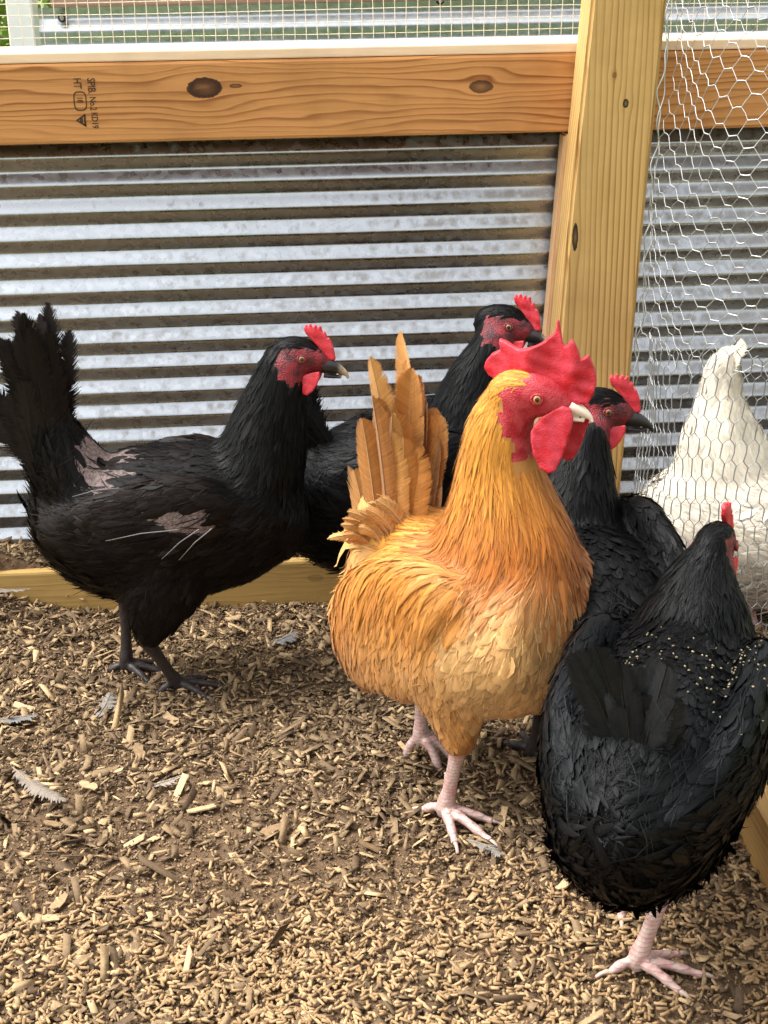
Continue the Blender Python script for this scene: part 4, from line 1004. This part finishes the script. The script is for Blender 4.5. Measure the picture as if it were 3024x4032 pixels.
for i in range(34):                         # upright plume: long in the middle, short at the rim, tips curling outwards
    a = -1 + 2*((i*0.618) % 1.0); sg = -1 if i % 2 else 1
    ln = 0.205*(1-0.62*abs(a-0.25)**1.3)*r.uniform(0.75, 1.0)
    d0 = np.array([0.04+0.04*a, sg*0.08+r.normal(0, 0.03), 1.0]); d1 = d0 + np.array([0.12*a-0.02+r.normal(0, 0.07), sg*r.uniform(-0.10, 0.14), 0.0])
    c = [(0.42, 0.175, 0.045), (0.52, 0.240, 0.068), (0.36, 0.140, 0.036), (0.58, 0.29, 0.092), (0.47, 0.205, 0.054)][i % 5]
    big_feather('tail_feather', (-0.086+0.034*a, sg*0.022*r.uniform(0.2, 1), 0.285), d0, d1, (0.35*sg*r.uniform(-1, 1), sg, 0.1), ln, r.uniform(0.030, 0.044), c, roo, B['f_buff'], tip=0.3, seed=400+i, ragged=0.04, camber=0.3)
for i in range(3):                          # curved sickles over the top
    sg = -1 if i % 2 else 1
    big_feather('sickle_feather', (-0.076, sg*0.012, 0.30), (0.14-0.05*i, sg*0.08, 1.0), (-0.30+0.1*i, sg*0.10, 0.95), (0.1, sg, 0.2), 0.215-0.015*i, 0.034, (0.54, 0.26, 0.075), roo, B['f_buff'], tip=0.35, seed=440+i, ragged=0.03, camber=0.3)
for i in range(110):                        # soft pale coverts round the foot of the plume
    sg = -1 if i % 2 else 1; q = r.uniform()
    big_feather('covert_feather', (-0.046-0.048*q, sg*r.uniform(0.005, 0.045), 0.318-0.035*q), (-0.05-0.12*q, sg*0.40, 0.95-0.2*q), (-0.45, sg*0.55, 0.45-0.7*q), (0.3, sg*0.8, 0.6), r.uniform(0.028, 0.058), r.uniform(0.009, 0.017), lerp((0.62, 0.35, 0.125), (0.48, 0.20, 0.05), r.uniform()), roo, B['f_buff'], tip=0.5, seed=480+i, nbarb=60, nvv=9, ragged=0.12, camber=0.3)

# ================================================================== LITTER
def scatter(n, x0, x1, y0, y1, seed, pdf=None):
    r = np.random.default_rng(seed); X = r.uniform(x0, x1, n*3); Y = r.uniform(y0, y1, n*3)
    if pdf is not None:
        k = r.uniform(size=n*3) < pdf(X, Y); X, Y = X[k], Y[k]
    return X[:n], Y[:n]
def pieces(name, X, Y, tmpl, F, size, colr, mat_, seed, tilt=0.35, zoff=0.0, jitter=0.0):
    """many small solids in one mesh; tmpl (k,3) unit template, size (n,3)"""
    r = np.random.default_rng(seed); n = len(X); k = len(tmpl)
    yaw = r.uniform(0, 2*math.pi, n); ax = r.normal(0, tilt, n); ay = r.normal(0, tilt, n)
    T = np.repeat(tmpl[None], n, 0)
    if jitter: T = T*(1+r.normal(0, jitter, T.shape))
    T = T*size[:, None, :]
    ca, sa = np.cos(ax)[:, None], np.sin(ax)[:, None]
    y, z = T[..., 1]*ca-T[..., 2]*sa, T[..., 1]*sa+T[..., 2]*ca; x = T[..., 0]
    cb, sb = np.cos(ay)[:, None], np.sin(ay)[:, None]; x, z = x*cb+z*sb, -x*sb+z*cb
    cy, sy = np.cos(yaw)[:, None], np.sin(yaw)[:, None]; x, y = x*cy-y*sy, x*sy+y*cy
    Z = hgt(X, Y) + zoff + r.uniform(0, 0.004, n) + np.abs(np.sin(ay))*size[:, 0]*0.35
    V = np.stack([x+X[:, None], y+Y[:, None], z+Z[:, None]], -1).reshape(-1, 3)
    FF = (np.arange(n)*k)[:, None, None] + np.asarray(F)[None]
    me = mesh_np(name, V, FF.reshape(-1, np.asarray(F).shape[1]), False)
    attr_col(me, 'fcol', np.repeat(np.clip(colr, 0, 1), k, 0))
    return link(name, me, mat_)
CH = np.array([(-.5, -.35, -.5), (.42, -.5, -.5), (.55, .3, -.5), (-.38, .5, -.5), (-.5, -.35, .5), (.42, -.5, .5), (.55, .3, .5), (-.38, .5, .5)])
CF = [(3, 2, 1, 0), (4, 5, 6, 7), (0, 1, 5, 4), (1, 2, 6, 5), (2, 3, 7, 6), (3, 0, 4, 7)]
def chip_pdf(X, Y): return np.where(Y > 1.955, 0.9, np.clip(0.50+0.4*smoothstep(1.15, 1.5, Y)+0.3*vnoise(np.stack([X, Y], -1), 7, 5), 0.15, 1))
# fine crumbs
X, Y = scatter(60000, -0.75, 0.95, 0.8, 2.085, 51)
r = np.random.default_rng(52); n = len(X)
sz = np.stack([r.uniform(0.002, 0.006, n), r.uniform(0.0015, 0.003, n), r.uniform(0.001, 0.002, n)], 1)
t = r.uniform(size=(n, 1))**1.3
TT = np.array([(-.5, -.5, -.4), (.55, -.35, -.4), (-.1, .6, -.4), (.05, .0, .6)]); TF = [(0, 2, 1), (0, 1, 3), (1, 2, 3), (2, 0, 3)]
o = pieces('crumbs', X, Y, TT, TF, sz*np.array([1.25, 1.35, 1.2]), lerp((0.10, 0.066, 0.040), (0.43, 0.295, 0.16), t), M['chips'], 53, 0.6, 0.0, 0.1)
tag(o, 'fine brown crumbs of broken litter covering the ground', 'litter', kind='stuff')
# wood chips
X, Y = scatter(30000, -0.75, 0.95, 0.8, 2.085, 54, chip_pdf)
n = len(X); L_ = r.lognormal(math.log(0.0098), 0.5, n); sz = np.stack([L_, np.clip(L_*r.uniform(0.16, 0.55, n), 0.0016, 0.009), r.uniform(0.0005, 0.0014, n)], 1)
t = r.beta(0.9, 1.7, (n, 1)); c = lerp((0.105, 0.068, 0.041), (0.50, 0.345, 0.185), t); pk = r.uniform(size=n) < 0.06; c[pk] = np.array((0.56, 0.39, 0.21))
o = pieces('wood_shavings', X, Y, CH, CF[1:], sz, c, M['chips'], 55, 0.35, 0.001, 0.12)
tag(o, 'brown and tan wood shavings strewn over the ground of the run', 'shavings', kind='stuff')
# feed pellets, thick towards the viewer
def pel_pdf(X, Y):
    P = np.stack([X, Y], -1); return np.clip(smoothstep(1.34, 1.03, Y+0.06*vnoise(P, 6, 8))*(0.60+0.5*vnoise(P, 10, 12)), 0.0, 1)*np.where(X < 0.46, 1, 0.2)
X, Y = scatter(9000, -0.6, 0.60, 0.85, 1.40, 56, pel_pdf)
n = len(X); th = np.arange(7)*2*math.pi/7
PT = np.concatenate([np.stack([np.full(7, -.5), np.cos(th)*.5, np.sin(th)*.5], 1), np.stack([np.full(7, .5), np.cos(th)*.5, np.sin(th)*.5], 1), [[-.53, 0, 0]], [[.53, 0, 0]]])
PF = [(j, (j+1) % 7, 7+(j+1) % 7) for j in range(7)] + [(j, 7+(j+1) % 7, 7+j) for j in range(7)] + [(14, (j+1) % 7, j) for j in range(7)] + [(15, 7+j, 7+(j+1) % 7) for j in range(7)]
d = r.uniform(0.0026, 0.0034, n); sz = np.stack([r.uniform(0.005, 0.0115, n), d, d], 1)
o = pieces('feed_pellets', X, Y, PT, PF, sz, lerp((0.27, 0.165, 0.080), (0.50, 0.335, 0.175), r.uniform(size=(n, 1))), M['chips'], 57, 0.18, 0.0028, 0.04)
tag(o, 'pale tan feed pellets spilled thickly over the litter', 'feed', kind='stuff')

# ---- chips and feathers lying loose on top -----------------------------------------------------
r = np.random.default_rng(71)
for i in range(40):
    x = r.uniform(-0.42, 0.44); y = r.uniform(1.10, 1.90)
    L_ = r.uniform(0.018, 0.034); w = L_*r.uniform(0.2, 0.5); k = 5
    bm = bmesh.new(); xs_ = np.linspace(-L_/2, L_/2, k); cv = r.uniform(-6, 6)
    up_, lo_ = [], []
    for q, xx in enumerate(xs_):
        ww = w/2*(1-0.5*abs(xx/L_*2)**2*r.uniform(0.2, 1.2))
        zz = cv*xx*xx; sk = r.normal(0, 0.0012)
        up_.append((bm.verts.new((xx, -ww+sk, zz+0.0009)), bm.verts.new((xx, ww+sk, zz+0.0009)))); lo_.append((bm.verts.new((xx, -ww+sk, zz-0.0007)), bm.verts.new((xx, ww+sk, zz-0.0007))))
    for q in range(k-1):
        bm.faces.new((up_[q][0], up_[q+1][0], up_[q+1][1], up_[q][1])); bm.faces.new((lo_[q][0], lo_[q][1], lo_[q+1][1], lo_[q+1][0]))
        bm.faces.new((up_[q][0], lo_[q][0], lo_[q+1][0], up_[q+1][0])); bm.faces.new((up_[q][1], up_[q+1][1], lo_[q+1][1], lo_[q][1]))
    bm.faces.new((up_[0][0], up_[0][1], lo_[0][1], lo_[0][0])); bm.faces.new((up_[-1][0], lo_[-1][0], lo_[-1][1], up_[-1][1]))
    me_ = bm_mesh(bm, 'wood_chip'); c = lerp((0.20, 0.125, 0.065), (0.58, 0.41, 0.23), r.uniform())
    attr_col(me_, 'fcol', np.repeat(c[None], len(me_.vertices), 0))
    dk = c[0]; lg = L_ > 0.026
    o = link('wood_chip', me_, M['chips'], loc=(x, y, float(hgt(x, y))+0.0055)); o.rotation_euler = (r.normal(0, 0.25), r.normal(0, 0.2), r.uniform(0, 6.28))
    kind_ = ('pale straw coloured' if dk > 0.46 else 'tan' if dk > 0.33 else 'dull brown')
    tag(o, ('long ' if lg else 'short ') + kind_ + ' wood chip lying loose on top of the litter', 'wood chip', 'large loose wood chips')
B['f_ground'] = feather_mat('moulted_feather', 0.7, 6.0, 0.25)
def loose_feather(x, y, yaw, L_, W_, c, label, bend=0.25, tip=0.5, z=0.008):
    d = np.array([math.cos(yaw), math.sin(yaw), 0.05]); sd = np.array([-math.sin(yaw), math.cos(yaw), 0])
    o = big_feather('loose_feather', (0, 0, 0), d, d+sd*bend+np.array([0, 0, 0.12]), (0, 0.12, 1), L_, W_, c, None, B['f_ground'], tip=tip, seed=int(x*1000) % 97, ragged=0.35, nbarb=46)
    o.location = (x, y, float(hgt(x, y))+z); tag(o, label, 'feather'); return o
loose_feather(-0.345, 1.49, R(-58), 0.125, 0.020, (0.20, 0.165, 0.135), 'long pale feather lying on the litter apart from the hens', 0.2)
loose_feather(-0.262, 1.60, R(68), 0.055, 0.018, (0.21, 0.19, 0.165), 'short white feather before the feet of the pecked black hen', 0.3)
loose_feather(-0.05, 1.79, R(15), 0.045, 0.022, (0.18, 0.17, 0.165), 'grey downy feather on the litter behind the golden rooster', 0.6, 0.8)
loose_feather(-0.40, 1.61, R(5), 0.065, 0.020, (0.16, 0.15, 0.14), 'grey feather on the litter under the tail of the pecked black hen', -0.2)
loose_feather(-0.185, 1.44, R(12), 0.040, 0.012, (0.24, 0.20, 0.165), 'small pale feather lying alone on open litter', 0.2)
loose_feather(0.165, 1.305, R(-25), 0.05, 0.014, (0.22, 0.20, 0.18), 'curled whitish feather beside the toes of the golden rooster', -1.2)
loose_feather(-0.46, 1.93, R(-38), 0.085, 0.014, (0.22, 0.19, 0.165), 'thin curved pale feather against the base board', 0.5, 0.6, 0.012)
